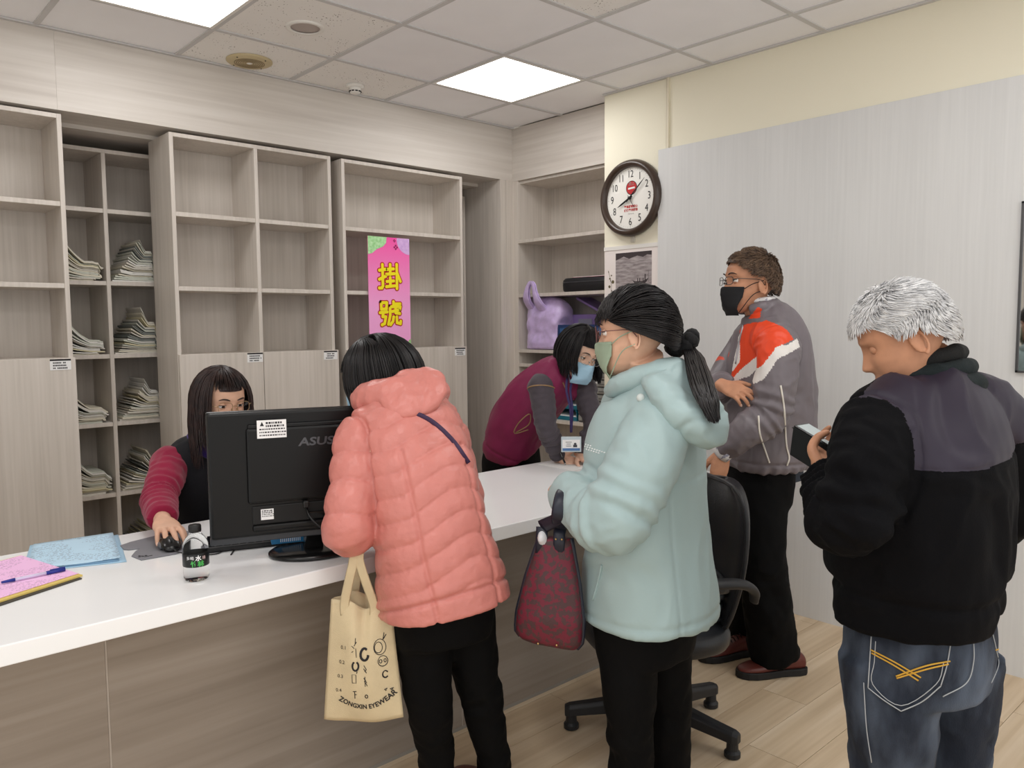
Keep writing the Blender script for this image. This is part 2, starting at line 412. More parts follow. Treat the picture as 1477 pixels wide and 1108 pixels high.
# corner niche shelving on the right-hand return
t = thing('niche_shelving', 'grey oak niche shelving between the corner post and the cream column', 'shelving', (3.9, 3.57, 0))
NX0, NX1, NY0, NY1 = 3.732, 4.06, 3.124, 4.012
def nb(nm, *a, m=CAB): return G().box(*a).obj(nm, m, t, bevel=0.0012, segs=1)
nb('side_panel', NX0, NX1 + .012, NY1, NY1 + .055, 0, 2.415); nb('side_panel', NX0, NX1, NY0, NY0 + .02, 0, 2.415)
nb('back_panel', NX1 - .002, NX1 + .01, NY0, NY1 + .002, 0, 2.415, m=CABD)
nb('top_panel', NX0 + .02, NX1, NY0 + .02, NY1, 2.395, 2.414)
for z in (2.013, 1.644, 1.264, 1.166, 0.80, 0.42, 0.1): nb('shelf', NX0, NX1, NY0 + .02, NY1, z - .022, z)

# ------------------------------------------------------------------ counter
t = thing('service_counter', 'long white stone topped counter with grey brown wood front', 'counter', (1.0, 2.3, 0))
G().box(XL + .02, 2.98, 1.898, 2.665, 0.734, 0.78).obj('countertop', QUARTZ, t, bevel=0.003)
for a, b in ((XL + .02, -0.6), (-0.596, 0.543), (0.547, 1.69), (1.694, 2.88)):
    G().box(a, b, 2.128, 2.150, 0.0, 0.733).obj('front_panel', DESK, t, bevel=0.001, segs=1)
for a in (-0.598, 0.545, 1.692): G().box(a - .0022, a + .0022, 2.1275, 2.1495, 0.0, 0.733).obj('joint_strip', mat('joint_strip_beige', (176, 166, 156), .5), t)
G().box(XL + .02, 2.88, 2.1265, 2.1295, 0.0, 0.012).obj('base_strip', mat('grey_base_strip', (150, 146, 140), .5), t)
G().box(2.86, 2.88, 2.15, 2.62, 0.0, 0.733).obj('end_panel', DESK, t)
for x in (XL + .1, -0.6, 0.545, 1.69): G().box(x - .01, x + .01, 2.15, 2.60, 0.0, 0.733).obj('support_panel', DESK, t)

# ------------------------------------------------------------------ wall and ceiling fixtures
CLKX, CLKY, CLKZ = 3.605, 2.908, 2.150
BROWN = mat('dark_brown_lacquer', (64, 50, 42), 0.28, spec=0.6)
DIAL = mat('clock_dial_white', (238, 236, 230), 0.6)
RED = mat('print_red', (190, 40, 44), 0.6)
GREYP = mat('print_grey', (150, 148, 146), 0.7)
t = thing('wall_clock', 'round dark brown rimmed wall clock with white dial on the cream column', 'clock', (CLKX, CLKY, CLKZ))
CA = (-1, 0, 0)
G().rev((CLKX, CLKY, CLKZ), [(.20, 0), (.215, .006), (.217, .02), (.213, .036), (.203, .048), (.192, .052), (.184, .048), (.176, .040), (.172, .026), (.172, .020)], CA, 64, cap=False).obj('rim', BROWN, t, smooth=True)
G().rev((CLKX, CLKY, CLKZ), [(.20, .001), (.20, .02), (.173, .021), (.0001, .021)], CA, 48, cap=False).obj('dial', DIAL, t)
def on_dial(r, deg, lift=.022):
    a = math.radians(deg); return np.array((CLKX - lift, CLKY - r * math.sin(a), CLKZ + r * math.cos(a)))
for h in range(1, 13):
    v, f = text_geo(str(h), .060 if h < 10 else .056, on_dial(.134, h * 30, .0222), (0, -0.8, 0), (0, 0, 1))
    G().add(v, f).obj('numeral', INK, t)
g = G()
for k in range(60):
    p, q = on_dial(.158 if k % 5 == 0 else .161, k * 6, .0215), on_dial(.165, k * 6, .0215)
    g.obox((p + q) / 2, q - p, np.cross(q - p, CA), CA, np.linalg.norm(q - p) / 2, .0010 if k % 5 == 0 else .0005, .0002)
g.obj('minute_track', GREYP, t)
def hand(nm, deg, l0, l1, w, lift, m):
    d = nrm(on_dial(1, deg) - on_dial(0, 0)); s = np.cross(d, CA); c = on_dial(0, 0, lift)
    G().prism([(-l0, -w), (0, -w * 1.2), (l1 * .7, -w), (l1, -w * .15), (l1, w * .15), (l1 * .7, w), (0, w * 1.2), (-l0, w)], c, d, s, .0012).obj(nm, m, t)
hand('hour_hand', 243, .02, .10, .0048, .030, BLACK); hand('minute_hand', 47, .03, .148, .0034, .033, BLACK); hand('second_hand', 327, .065, .02, .0012, .035, BLACK)
G().rev(on_dial(0, 0, .024), [(.009, 0), (.009, .013), (.004, .015)], CA, 16).obj('hub', BLACK, t)
e = G().rev(on_dial(.058, 8, .0215), [(.036, 0), (.036, .0006)], CA, 32).obj('emblem', RED, t); e['label'] = 'red round emblem with white bar'
c = on_dial(.056, 8, .0224)
G().obox(c, (0, -1, .06), (0, .06, 1), CA, .024, .005, .0003).obj('emblem_bar', PAPER, e)
g = G(); g.rev(on_dial(.058, 8, .0217), [(.0395, 0), (.0395, .0005), (.036, .0005), (.036, 0)], CA, 32, cap=False); g.obj('emblem_rim', INK, e)
v, f = text_geo('\u7981\u6b62', .022, on_dial(.079, 6, .0225), (0, -1, 0), (0, 0, 1)); G().add(v, f).obj('emblem_print', GREYP, e)
for r, (s, mt, z, sz) in enumerate((('\u5c08\u696d\u670d\u52d9\u5b89\u5fc3', RED, -.048, .0165), ('\u8ac0\u8a62\u5c08\u7dda\u670d\u52d9', RED, -.068, .0165), ('\u5730\u5740 02-28', GREYP, -.088, .009))):
    v, f = text_geo(s, sz, (CLKX - .0222, CLKY - .004, CLKZ + z), (0, -1, 0), (0, 0, 1), bold=.0004 * (r < 2)); G().add(v, f).obj('dial_print', mt, t)
G().obox((CLKX - .004, CLKY - .005, CLKZ - .232), (0, 1, 0), (0, 0, 1), (1, 0, 0), .014, .016, .004).obj('hanging_tape', mat('clear_tape', (205, 200, 188), .3), t)

# calendar sheet with a boat photograph under the clock
t = thing('wall_calendar', 'white wall calendar with sepia boat photo and flower sprig under the clock', 'calendar', (3.603, 2.918, 1.6))
G().box(3.6015, 3.606, 2.722, 3.116, 1.25, 1.868).obj('sheet', mat('calendar_paper', (238, 230, 226), .7), t)
G().box(3.598, 3.606, 2.718, 3.119, 1.866, 1.888).obj('binding_strip', WHITEP, t)
def boat_water():
    m = mat('sepia_water_print', (150, 140, 138), .7); nt = m.node_tree; N = nt.nodes; Lk = nt.links
    tc = N.new('ShaderNodeTexCoord'); mp = N.new('ShaderNodeMapping'); mp.inputs['Scale'].default_value = (1, 5, 24); Lk.new(tc.outputs['Object'], mp.inputs[0])
    n = N.new('ShaderNodeTexNoise'); n.inputs['Scale'].default_value = 3.2; n.inputs['Detail'].default_value = 6; Lk.new(mp.outputs[0], n.inputs[0])
    r = N.new('ShaderNodeValToRGB'); r.color_ramp.elements[0].position = .3; r.color_ramp.elements[1].position = .7
    r.color_ramp.elements[0].color = (*lin((120, 110, 112)), 1); r.color_ramp.elements[1].color = (*lin((186, 178, 178)), 1)
    Lk.new(n.outputs['Fac'], r.inputs[0]); Lk.new(r.outputs[0], N['Principled BSDF'].inputs['Base Color']); return m
ph = G().box(3.6005, 3.6014, 2.768, 3.030, 1.555, 1.846).obj('photo_print', boat_water(), t)
SEP = mat('sepia_dark_print', (62, 54, 56), .7)
g = G(); o = (3.6004, 2.90, 1.632)
def pp(poly): g.prism(poly, o, (0, -1, 0), (0, 0, 1), -.0002)
pp([(-.13, .214), (.132, .214), (.132, .190), (.10, .194), (.07, .182), (.03, .192), (-.03, .178), (-.07, .192), (-.13, .173)])
pp([(-.005, .052), (.02, .046), (.07, .046), (.105, .06), (.112, .066), (.10, .045), (.085, .032), (.03, .028), (.01, .036)])
for x in (.03, .045, .07): pp([(x, .046), (x + .006, .046), (x + .006, .064), (x, .064)])
pp([(.082, .05), (.09, .05), (.091, .085), (.083, .085)])
pp([(.108, .04), (.110, .04), (.110, .105), (.108, .105)])
for k in range(9):
    x = -.06 + k * .012 + rnd.uniform(-.004, .004); h = rnd.uniform(.02, .06); pp([(x, -.03), (x + .004, -.03), (x + .001 + rnd.uniform(-.01, .01), -.03 + h)])
g.obj('boat_print', SEP, ph)
g = G()
for y, z, r in ((3.085, 1.742, .004), (3.063, 1.72, .005), (3.075, 1.702, .006), (3.052, 1.682, .011), (3.078, 1.655, .009), (3.07, 1.69, .004), (3.06, 1.63, .004)):
    g.rev((3.6014, y, z), [(r, 0), (r, .0005)], CA, 7)
g.tube([(3.601, 3.088, 1.75), (3.601, 3.07, 1.70), (3.601, 3.062, 1.66), (3.601, 3.068, 1.60)], .0012, 4)
g.obj('flower_print', mat('flower_print', (96, 88, 60), .7), t)

t = thing('cable_trunking', 'thin cream cable duct running down the cream wall to the grey board', 'trunking', (3.6, 2.666, 2.58))
G().box(3.594, 3.607, 2.655, 2.668, 2.388, 2.767).obj('cover', mat('trunking_cream', (226, 218, 196), .5), t, bevel=.001)
G().box(3.599, 3.607, 2.668, 2.675, 2.388, 2.767).obj('base_rail', mat('trunking_rail', (210, 202, 180), .5), t)
t = thing('door_sensor', 'small white sensor box at the edge of the cream column above the clock', 'sensor', (3.70, 3.14, 2.40))
G().box(3.700, 3.728, 3.126, 3.158, 2.385, 2.455).obj('housing', WHITEP, t, bevel=.003)
G().box(3.6985, 3.700, 3.134, 3.150, 2.405, 2.412).obj('indicator', GREYP, t)

t = thing('wall_mirror', 'steel edged mirror mounted on the pale grey wall board', 'mirror', (3.58, .36, 1.56))
G().box(3.578, 3.584, -.22, .950, 1.240, 1.893).obj('glass', mat('mirror_glass', (200, 200, 200), .03, metal=1.0), t)
g = G(); g.box(3.572, 3.5845, .948, .957, 1.234, 1.899); g.box(3.572, 3.5845, -.23, .957, 1.232, 1.240); g.box(3.572, 3.5845, -.23, .957, 1.893, 1.901); g.box(3.572, 3.5845, -.23, -.221, 1.234, 1.899)
g.obj('frame', mat('dark_steel', (96, 96, 98), .35, metal=.8), t)

t = thing('ceiling_speaker', 'round beige ceiling speaker with a slotted grille near the soffit', 'speaker', (1.79, 3.902, ZC))
G().rev((1.79, 3.902, ZC + .004), [(.112, 0), (.112, .006), (.106, .010), (.080, .012), (.078, .013), (.0001, .014)], (0, 0, -1), 40, cap=False).obj('cover_plate', mat('aged_beige_plastic', (200, 184, 146), .5), t, smooth=True)
g = G()
for r in (.022, .032, .042, .052, .062, .072): g.rev((1.79, 3.902, ZC - .009), [(r - .0022, 0), (r - .0022, .002), (r + .0022, .002), (r + .0022, 0)], (0, 0, -1), 32, cap=False)
g.obj('grille_rings', mat('grille_slots', (150, 134, 104), .7), t)
G().rev((1.79, 3.902, ZC - .009), [(.013, 0), (.013, .002), (.011, .003)], (0, 0, -1), 16).obj('badge', WHITEP, t)
for k in range(4):
    a = k * PI / 2 + .5; G().rev((1.79 + .095 * math.cos(a), 3.902 + .095 * math.sin(a), ZC - .007), [(.004, 0), (.004, .002)], (0, 0, -1), 8).obj('screw', INK, t)
t = thing('ceiling_downlight', 'round white rimmed unlit downlight in a pitted ceiling board', 'downlight', (1.787, 3.312, ZC))
G().rev((1.787, 3.312, ZC + .006), [(.086, 0), (.086, .005), (.08, .009), (.068, .009), (.064, .005)], (0, 0, -1), 40, cap=False).obj('rim', WHITEP, t, smooth=True)
G().rev((1.787, 3.312, ZC + .004), [(.066, 0), (.0001, .0006)], (0, 0, -1), 40, cap=False).obj('lens', mat('unlit_lens', (176, 164, 158), .4), t)
t = thing('smoke_detector', 'small white dome smoke detector on the ceiling beside the soffit', 'detector', (2.406, 3.91, ZC))
G().rev((2.406, 3.91, ZC + .005), [(.05, 0), (.05, .014), (.046, .018)], (0, 0, -1), 28).obj('base', WHITEP, t, smooth=True)
G().rev((2.406, 3.91, ZC - .013), [(.034, 0), (.034, .012), (.028, .026), (.018, .030), (.0001, .031)], (0, 0, -1), 28, cap=False).obj('sensing_chamber', WHITEP, t, smooth=True)
g = G()
for k in range(10):
    a = k * PI / 5; d = np.array((math.cos(a), math.sin(a), 0)); g.obox(np.array((2.406, 3.91, ZC - .032)) + d * .0325, d, np.cross(d, (0, 0, 1)), (0, 0, 1), .002, .007, .003)
g.obj('vent_slots', INK, t)

# ------------------------------------------------------------------ pink hanging sign
def pink_print():
    m = mat('pink_sign_print', (246, 130, 200), .35); nt = m.node_tree; N = nt.nodes; Lk = nt.links
    tc = N.new('ShaderNodeTexCoord'); sp = N.new('ShaderNodeSeparateXYZ'); Lk.new(tc.outputs['Object'], sp.inputs[0])
    mr = N.new('ShaderNodeMapRange'); mr.inputs[1].default_value = .34; mr.inputs[2].default_value = -.1; Lk.new(sp.outputs[2], mr.inputs[0])
    mx = N.new('ShaderNodeMixRGB'); mx.inputs[1].default_value = (*lin((252, 84, 172)), 1); mx.inputs[2].default_value = (*lin((255, 176, 230)), 1)
    Lk.new(mr.outputs[0], mx.inputs[0]); Lk.new(mx.outputs[0], N['Principled BSDF'].inputs['Base Color']); return m
SX0, SX1, SZ0, SZ1, SY = 2.554, 2.851, 1.299, 1.967, 4.050
t = thing('hanging_sign', 'tall pink sign with two yellow characters on the right-hand bookcase', 'sign', ((SX0 + SX1) / 2, SY, (SZ0 + SZ1) / 2))
G().box(SX0, SX1, SY, SY + .004, SZ0, SZ1).obj('board', pink_print(), t)
def sgn(px, py):   # positions on the sign face read off as fractions of its width and height
    ex0 = 170 + (py - 105) * 20 / 900; ex1 = 503 + (py - 130) * 17 / 885; ty = 105 + (px - 170) * 25 / 333; by = 1008
    return SX0 + (px - ex0) / (ex1 - ex0) * (SX1 - SX0), SZ1 - (py - ty) / (by - ty) * (SZ1 - SZ0)
C1 = [[(262, 380), (312, 372)], [(285, 335), (290, 505), (282, 522), (262, 522)], [(262, 452), (312, 428)],
      [(322, 374), (374, 370)], [(318, 412), (380, 408)], [(322, 470), (376, 466)], [(318, 512), (384, 506)], [(347, 335), (348, 412)], [(348, 440), (350, 508)],
      [(400, 335), (403, 528)], [(404, 405), (430, 470)]]
C2 = [[(276, 640), (320, 640), (318, 690), (278, 692), (276, 640)], [(268, 720), (324, 715)], [(294, 720), (288, 752), (314, 754), (304, 808), (284, 818)],
      [(374, 634), (375, 672)], [(377, 652), (428, 652)], [(346, 674), (430, 674), (426, 696)], [(346, 674), (349, 740), (334, 815)], [(366, 712), (420, 700)],
      [(391, 686), (393, 724), (426, 730)], [(376, 756), (371, 792), (352, 818)], [(402, 756), (404, 804), (432, 812), (434, 792)]]
for chars in (C1, C2):
    for nm, r, yy, mt in (('red_outline', .0162, SY - .0006, mat('sign_red', (186, 28, 30), .4)), ('yellow_lettering', .0098, SY - .0018, mat('sign_yellow', (255, 240, 30), .4))):
        g = G()
        for st in chars:
            P = [(*sgn(*q)[:1], yy, sgn(*q)[1]) for q in st]
            P = np.array(P)
            for a, b in zip(P[:-1], P[1:]):
                g.tube([a, b], r, 10, ref=(0, 1, 0), flat=.06)
            for q in P: g.rev(q + (0, .0004, 0), [(r, 0), (r, .0008)], (0, -1, 0), 14)
        g.obj(nm, mt, t)
g = G(); g.prism([(SX0, SZ1), (SX0, SZ1 - .108), (SX0 + .03, SZ1 - .100), (SX0 + .062, SZ1 - .075), (SX0 + .105, SZ1 - .058), (SX0 + .128, SZ1 - .035), (SX0 + .133, SZ1)], (0, SY - .0006, 0), (1, 0, 0), (0, 0, 1), -.0004)
g.obj('green_corner', mat('leaf_print', (150, 214, 140), .5, rgb2=(196, 236, 186), vscale=60), t)
g = G(); g.prism([(SX1, SZ1)] + [(SX1 - .092 * math.cos(a), SZ1 - .010 - .088 * math.sin(a)) for a in np.linspace(-.1, PI / 2, 14)], (0, SY - .0006, 0), (1, 0, 0), (0, 0, 1), -.0004)
g.obj('lilac_corner', mat('lilac_print', (226, 190, 238), .5, rgb2=(208, 166, 226), vscale=50), t)
g = G(); g.prism([(SX1, SZ0), (SX1, SZ0 + .052), (SX1 - .012, SZ0 + .048), (SX1 - .02, SZ0 + .036), (SX1 - .04, SZ0 + .03), (SX1 - .045, SZ0 + .014), (SX1 - .066, SZ0)], (0, SY - .0006, 0), (1, 0, 0), (0, 0, 1), -.0004)
g.obj('sprig_corner', mat('sprig_print', (146, 206, 120), .5, rgb2=(190, 226, 176), vscale=90), t)
g = G()
for x, z, s in ((SX0 + .188, SZ1 - .018, .006), (SX0 + .197, SZ1 - .057, .010)):
    for a in range(4): g.rev((x + s * math.cos(a * PI / 2), SY - .0008, z + s * math.sin(a * PI / 2)), [(s * .62, 0), (s * .62, .0004)], (0, -1, 0), 8)
g.obj('blossom_print', mat('blossom_print', (150, 20, 90), .5), t)

# ------------------------------------------------------------------ folders in the pigeonholes
FOLD = [mat('folder_ivory', (212, 207, 196), .8, var=.05, vscale=30), mat('folder_cream', (214, 208, 190), .8, var=.04, vscale=30), mat('folder_pale_green', (196, 198, 186), .8, var=.04, vscale=30),
        mat('folder_white', (222, 220, 214), .8, var=.04, vscale=30), mat('folder_greygreen', (122, 126, 122), .8, var=.06, vscale=30), mat('folder_manila', (208, 200, 168), .8, var=.04, vscale=30)]
ORD = 'first second third fourth fifth sixth seventh eighth ninth tenth eleventh twelfth thirteenth fourteenth fifteenth sixteenth seventeenth eighteenth nineteenth twentieth'.split()
def folder_pile(xa, xb, z, n, rise, slope, fan, label, group, seed, shown=1.0):
    R = random.Random(seed); tk = .0068
    zb = np.zeros(25); X = np.linspace(xa, xb, 25); base = np.zeros(25)
    for k in range(n):
        u = k / max(1, n - 1)
        xs = xa + fan * (xb - xa) * (u ** .9) * .62 + R.uniform(0, .012); xe = xb - R.uniform(.002, .016) - (0 if fan else .04 * (1 - u) * R.random())
        h = tk * R.uniform(.75, 1.5)
        s = np.clip((X - xs) / (xe - xs), 0, 1)
        lift = rise * R.uniform(.8, 1.1) * (u ** 1.1) * (1 - s) ** (2.2 if not fan else 1.6)
        m = (X >= xs - .004) & (X <= xe + .004); idx = np.where(m)[0]
        if len(idx) < 4: continue
        want = k * tk * (.55 + .45 * (1 - s * slope)) + lift
        zl = np.maximum(base[idx] + .0004, want[idx] * .92)
        base[idx] = zl + h
        xx = X[idx]; g = G(); y0 = 4.427 + R.uniform(0, .02); y1 = 4.70; rings = []
        for x_, z_ in zip(xx, zl):
            t_ = h * (.96 if R.random() < .8 else .8)
            rings.append([(x_, y0, z + z_), (x_, y1, z + z_), (x_, y1, z + z_ + t_), (x_, (y0 + y1) / 2, z + z_ + t_), (x_, y0 + .001, z + z_ + t_)])
        mt = FOLD[4] if (fan and u > .35 and u < .85 and R.random() < .22) else FOLD[R.choice((0, 0, 1, 1, 2, 3, 3, 5))]
        o = g.loft(rings).obj('record_folder', mt); tag(o, label % ORD[k], 'folder', group)
PL = [(1.677, 'second'), (1.30, 'third'), (.946, 'fourth'), (.573, 'fifth'), (.2, 'lowest')]
for k, (z, nm) in enumerate(PL):
    dl = 'curled record folder, %%s from bottom, %s shelf pile next to the left door' % nm
    dr = 'fanned record folder, %%s from bottom, %s shelf pile next to the bookcase side' % nm
    folder_pile(1.02, 1.212, z, (13, 10, 10, 15, 10)[k], (.15, .14, .12, .15, .08)[k], .35, 0, dl, 'record folders on the %s shelf, column by the door' % nm, 11 + k)
    folder_pile(1.25, 1.47, z, (19, 20, 19, 18, 15)[k], (.13, .12, .10, .11, .08)[k], .2, 1, dr, 'record folders on the %s shelf, column by the side panel' % nm, 31 + k)

# ------------------------------------------------------------------ things in the niche
def vnoise(P, seed=0):
    P = np.asarray(P, float); I = np.floor(P).astype(np.int64); F = P - I; F = F * F * (3 - 2 * F)
    def h(a, b, c):
        x = (a * 374761393 + b * 668265263 + c * 2147483647 + seed * 144269504) & 0x7fffffff
        x = ((x ^ (x >> 13)) * 1274126177) & 0x7fffffff
        return ((x ^ (x >> 16)) & 0xffff) / 65535.0
    r = 0
    for dx in (0, 1):
        for dy in (0, 1):
            for dz in (0, 1):
                w = (F[:, 0] if dx else 1 - F[:, 0]) * (F[:, 1] if dy else 1 - F[:, 1]) * (F[:, 2] if dz else 1 - F[:, 2])
                r = r + w * h(I[:, 0] + dx, I[:, 1] + dy, I[:, 2] + dz)
    return r * 2 - 1
def fbm(P, seed=0, o=3):
    P = np.asarray(P, float); r = 0; a = 1
    for k in range(o): r = r + a * vnoise(P * 2 ** k, seed + k * 17); a *= .5
    return r

LILAC = mat('lilac_plastic_film', (206, 184, 230), .3, var=.10, vscale=22, bump=.5, bscale=34, sheen=.2)
def sack(rings, amp, fr, seed):
    """Loft of section rings dense enough to crease, pushed about by noise."""
    R = np.array(rings, float); k, n = R.shape[:2]
    D = spline(R.reshape(k, -1), k * 5).reshape(-1, n, 3)
    V = D.reshape(-1, 3); c = np.repeat(D.mean(1), n, 0); d = V - c; d[:, 2] = 0; l = np.linalg.norm(d, axis=1, keepdims=True) + 1e-9
    V = V + d / l * (fbm(V * fr, seed) * amp)[:, None]
    return list(V.reshape(-1, n, 3))
def rrect(cx, cy, hx, hy, z, n=28, e=4.0, tilt=0):
    a = np.arange(n) * 2 * PI / n; ca, sa = np.cos(a), np.sin(a)
    x = cx + hx * np.sign(ca) * np.abs(ca) ** (2 / e); y = cy + hy * np.sign(sa) * np.abs(sa) ** (2 / e)
    return np.stack([x, y, np.full(n, z) + tilt * (y - cy)], 1)
t = thing('plastic_bag', 'lilac plastic carrier bag with looped handles on the niche shelf', 'bag', (3.83, 3.82, 1.266))
rg = [rrect(3.835, 3.81, .095, .15, 1.267), rrect(3.835, 3.81, .105, .165, 1.29), rrect(3.835, 3.81, .10, .16, 1.38), rrect(3.835, 3.805, .10, .165, 1.46), rrect(3.835, 3.81, .085, .165, 1.53), rrect(3.835, 3.83, .05, .15, 1.60, tilt=.06), rrect(3.835, 3.86, .025, .11, 1.625, tilt=.05)]
G().loft(sack(rg, .016, 16, 3)).obj('sack', LILAC, t, smooth=True, sub=1)
for x in (3.80, 3.818):
    G().tube([(x - .01, 3.925, 1.52), (x - .085, 3.915, 1.60), (x - .10, 3.895, 1.67), (x - .10, 3.865, 1.715), (x - .10, 3.835, 1.70), (x - .10, 3.822, 1.65), (x - .085, 3.805, 1.58), (x - .01, 3.79, 1.50)], [.040, .030, .017, .013, .014, .018, .032, .044], 10, flat=.25, ref=(1, 0, 0), samples=24).obj('handle', LILAC, t, smooth=True)
t = thing('storage_box', 'translucent purple lidded box leaning behind the lilac bag', 'box', (3.92, 3.55, 1.266))
PUR = mat('purple_translucent_plastic', (150, 126, 186), .3, var=.08, vscale=14)
G().box(3.90, 4.05, 3.40, 3.70, 1.267, 1.50).obj('body', PUR, t, bevel=.006)
G().add([(3.895, 3.395, 1.50), (4.05, 3.395, 1.50), (4.05, 3.62, 1.60), (3.895, 3.62, 1.60), (3.895, 3.395, 1.517), (4.05, 3.395, 1.517), (4.05, 3.62, 1.617), (3.895, 3.62, 1.617)],
        [(0, 3, 2, 1), (4, 5, 6, 7), (0, 1, 5, 4), (2, 3, 7, 6), (0, 4, 7, 3), (1, 2, 6, 5)]).obj('lid', PUR, t, bevel=.003)
G().box(3.895, 3.90, 3.48, 3.60, 1.43, 1.47).obj('clip', mat('grey_clip', (150, 150, 170), .4), t)
t = thing('card_box', 'blue cardboard box with dark rim on the niche shelf behind the writing clerk', 'box', (3.82, 3.44, 1.266))
BLUE = mat('blue_card', (58, 96, 146), .6, var=.05, vscale=12)
G().box(3.762, 3.885, 3.22, 3.655, 1.266, 1.425).obj('carton', BLUE, t, bevel=.003)
g = G(); g.box(3.757, 3.89, 3.215, 3.66, 1.416, 1.432); g.box(3.757, 3.762, 3.645, 3.66, 1.266, 1.416); g.obj('lid_rim', mat('navy_card', (34, 58, 104), .6), t)
g = G(); g.obox((3.7575, 3.36, 1.40), (0, .8, .6), (0, -.6, .8), (1, 0, 0), .016, .004, .0015); g.obj('red_mark', RED, t)
t = thing('laptop_bag', 'black padded zip case lying on the niche shelf above the lilac bag', 'bag', (3.87, 3.42, 1.645))
g = G().loft([rrect(3.88, 3.42, .13, .20, 1.646, e=6), rrect(3.88, 3.42, .138, .207, 1.655, e=6), rrect(3.88, 3.42, .14, .21, 1.69, e=6), rrect(3.88, 3.42, .138, .207, 1.72, e=6), rrect(3.88, 3.42, .125, .195, 1.734, e=6)]); g.obj('shell', mat('black_nylon', (26, 26, 30), .6, bump=.2, bscale=400), t, smooth=True)
G().tube([tuple(q) for q in rrect(3.88, 3.42, .139, .209, 1.705, 40, 6)], .003, 6, closed=True).obj('zip', mat('zip_grey', (70, 70, 74), .4), t)
t = thing('magazine', 'red and pink covered booklet lying on the black zip case', 'booklet', (3.87, 3.40, 1.735))
G().box(3.79, 3.99, 3.26, 3.55, 1.7355, 1.7385).obj('cover', mat('pink_red_cover', (206, 110, 120), .5, rgb2=(150, 40, 50), vscale=9), t)
G().box(3.792, 3.988, 3.262, 3.548, 1.7387, 1.7415).obj('pages', PAPER, t)
# drawer tower and teal trays lower in the niche
t = thing('drawer_tower', 'grey desktop drawer tower with white label slots in the niche', 'drawer unit', (3.86, 3.33, .801))
GR = mat('grey_drawer_plastic', (150, 150, 146), .5); GRD = mat('dark_grey_drawer_body', (104, 104, 102), .5)
G().box(3.76, 3.98, 3.20, 3.475, .801, 1.135).obj('casing', GRD, t, bevel=.003)
for k in range(7):
    z = .812 + k * .046
    d = G().box(3.748, 3.759, 3.208, 3.467, z, z + .036).obj('drawer', GR, t, bevel=.004)
    G().box(3.7465, 3.748, 3.30, 3.37, z + .018, z + .030).obj('label_slot', PAPER, d)
    G().box(3.7455, 3.748, 3.225, 3.29, z + .012, z + .018).obj('finger_pull', GRD, d)
TEAL = mat('teal_plastic', (28, 110, 130), .45)
for k in range(3):
    t = thing('file_tray', ('teal file tray, topmost of the stack beside the drawer tower', 'teal file tray in the middle of the stack beside the drawer tower', 'teal file tray at the bottom of the stack beside the drawer tower')[k], 'tray', (3.85, 3.62, .801 + (2 - k) * .075), 'teal trays beside the drawer tower')
    z = .802 + (2 - k) * .075
    g = G(); g.box(3.77, 3.99, 3.50, 3.76, z, z + .004); g.box(3.77, 3.99, 3.50, 3.504, z + .004, z + .06); g.box(3.77, 3.99, 3.756, 3.76, z + .004, z + .06); g.box(3.77, 3.774, 3.504, 3.756, z + .004, z + .025); g.box(3.986, 3.99, 3.504, 3.756, z + .004, z + .072)
    g.box(3.77, 3.80, 3.504, 3.512, z + .06, z + .0745); g.box(3.77, 3.80, 3.748, 3.756, z + .06, z + .0745); g.obj('tray', TEAL, t)
    G().box(3.775, 3.98, 3.508, 3.752, z + .0045, z + .03).obj('paper_pad', PAPER, t)

# ------------------------------------------------------------------ things on the counter
CZ = 0.78
def sheet(c4, z, curl=None, n=10, th=.0006):
    """Paper sheet over four corners (near-left, near-right, far-right, far-left); curl(u,v) lifts it."""
    a, b, c, d = (np.array(q, float) for q in c4); V = []; F = []
    for j in range(n + 1):
        for i in range(n + 1):
            u, v = i / n, j / n; p = (a * (1 - u) + b * u) * (1 - v) + (d * (1 - u) + c * u) * v
            V.append((p[0], p[1], z + (curl(u, v) if curl else 0)))
    m = (n + 1) ** 2; V += [(x, y, q - th) for x, y, q in V]
    for j in range(n):
        for i in range(n):
            q = j * (n + 1) + i; F.append((q, q + 1, q + n + 2, q + n + 1)); F.append((m + q, m + q + n + 1, m + q + n + 2, m + q + 1))
    e = [i for i in range(n + 1)] + [(j + 1) * (n + 1) - 1 for j in range(1, n + 1)] + [n * (n + 1) + i for i in range(n - 1, -1, -1)] + [j * (n + 1) for j in range(n - 1, 0, -1)]
    for k in range(len(e)): F.append((e[k], m + e[k], m + e[(k + 1) % len(e)], e[(k + 1) % len(e)]))
    return G().add(V, F)
BLP = paper_print('blue_form', (190, 220, 240), (70, 84, 110)); PKP = paper_print('pink_form', (244, 196, 236), (140, 90, 140))
cb = [(.437, 2.432), (.652, 2.352), (.724, 2.682), (.508, 2.705)]
lab = ('pale blue printed form on top of the small pile of blue sheets', 'pale blue form second in the pile of blue sheets', 'pale blue form at the bottom of the pile of blue sheets')
for k in range(3):
    off = np.array(((.0, .0), (-.008, .006), (.012, -.012))[k])
    o = sheet([np.array(q) + off for q in cb], CZ + .0085 - k * .0035, (lambda u, v: .006 * max(0, u - .6) * (1 - v) * 2) if k == 0 else None).obj('paper_form', BLP if k == 0 else mat('blue_sheet', (176, 212, 236), .8), None, smooth=True)
    tag(o, lab[k], 'paper', 'blue forms on the counter')
def loc_org(o):  # give a flat sheet its own origin so that its print sits on it
    V = np.array([v.co[:] for v in o.data.vertices]); c = V.mean(0); c[2] = V[:, 2].min()
    for v in o.data.vertices: v.co = Vector(v.co) - Vector(c)
    o.location = c; ORG[o.name] = tuple(c)
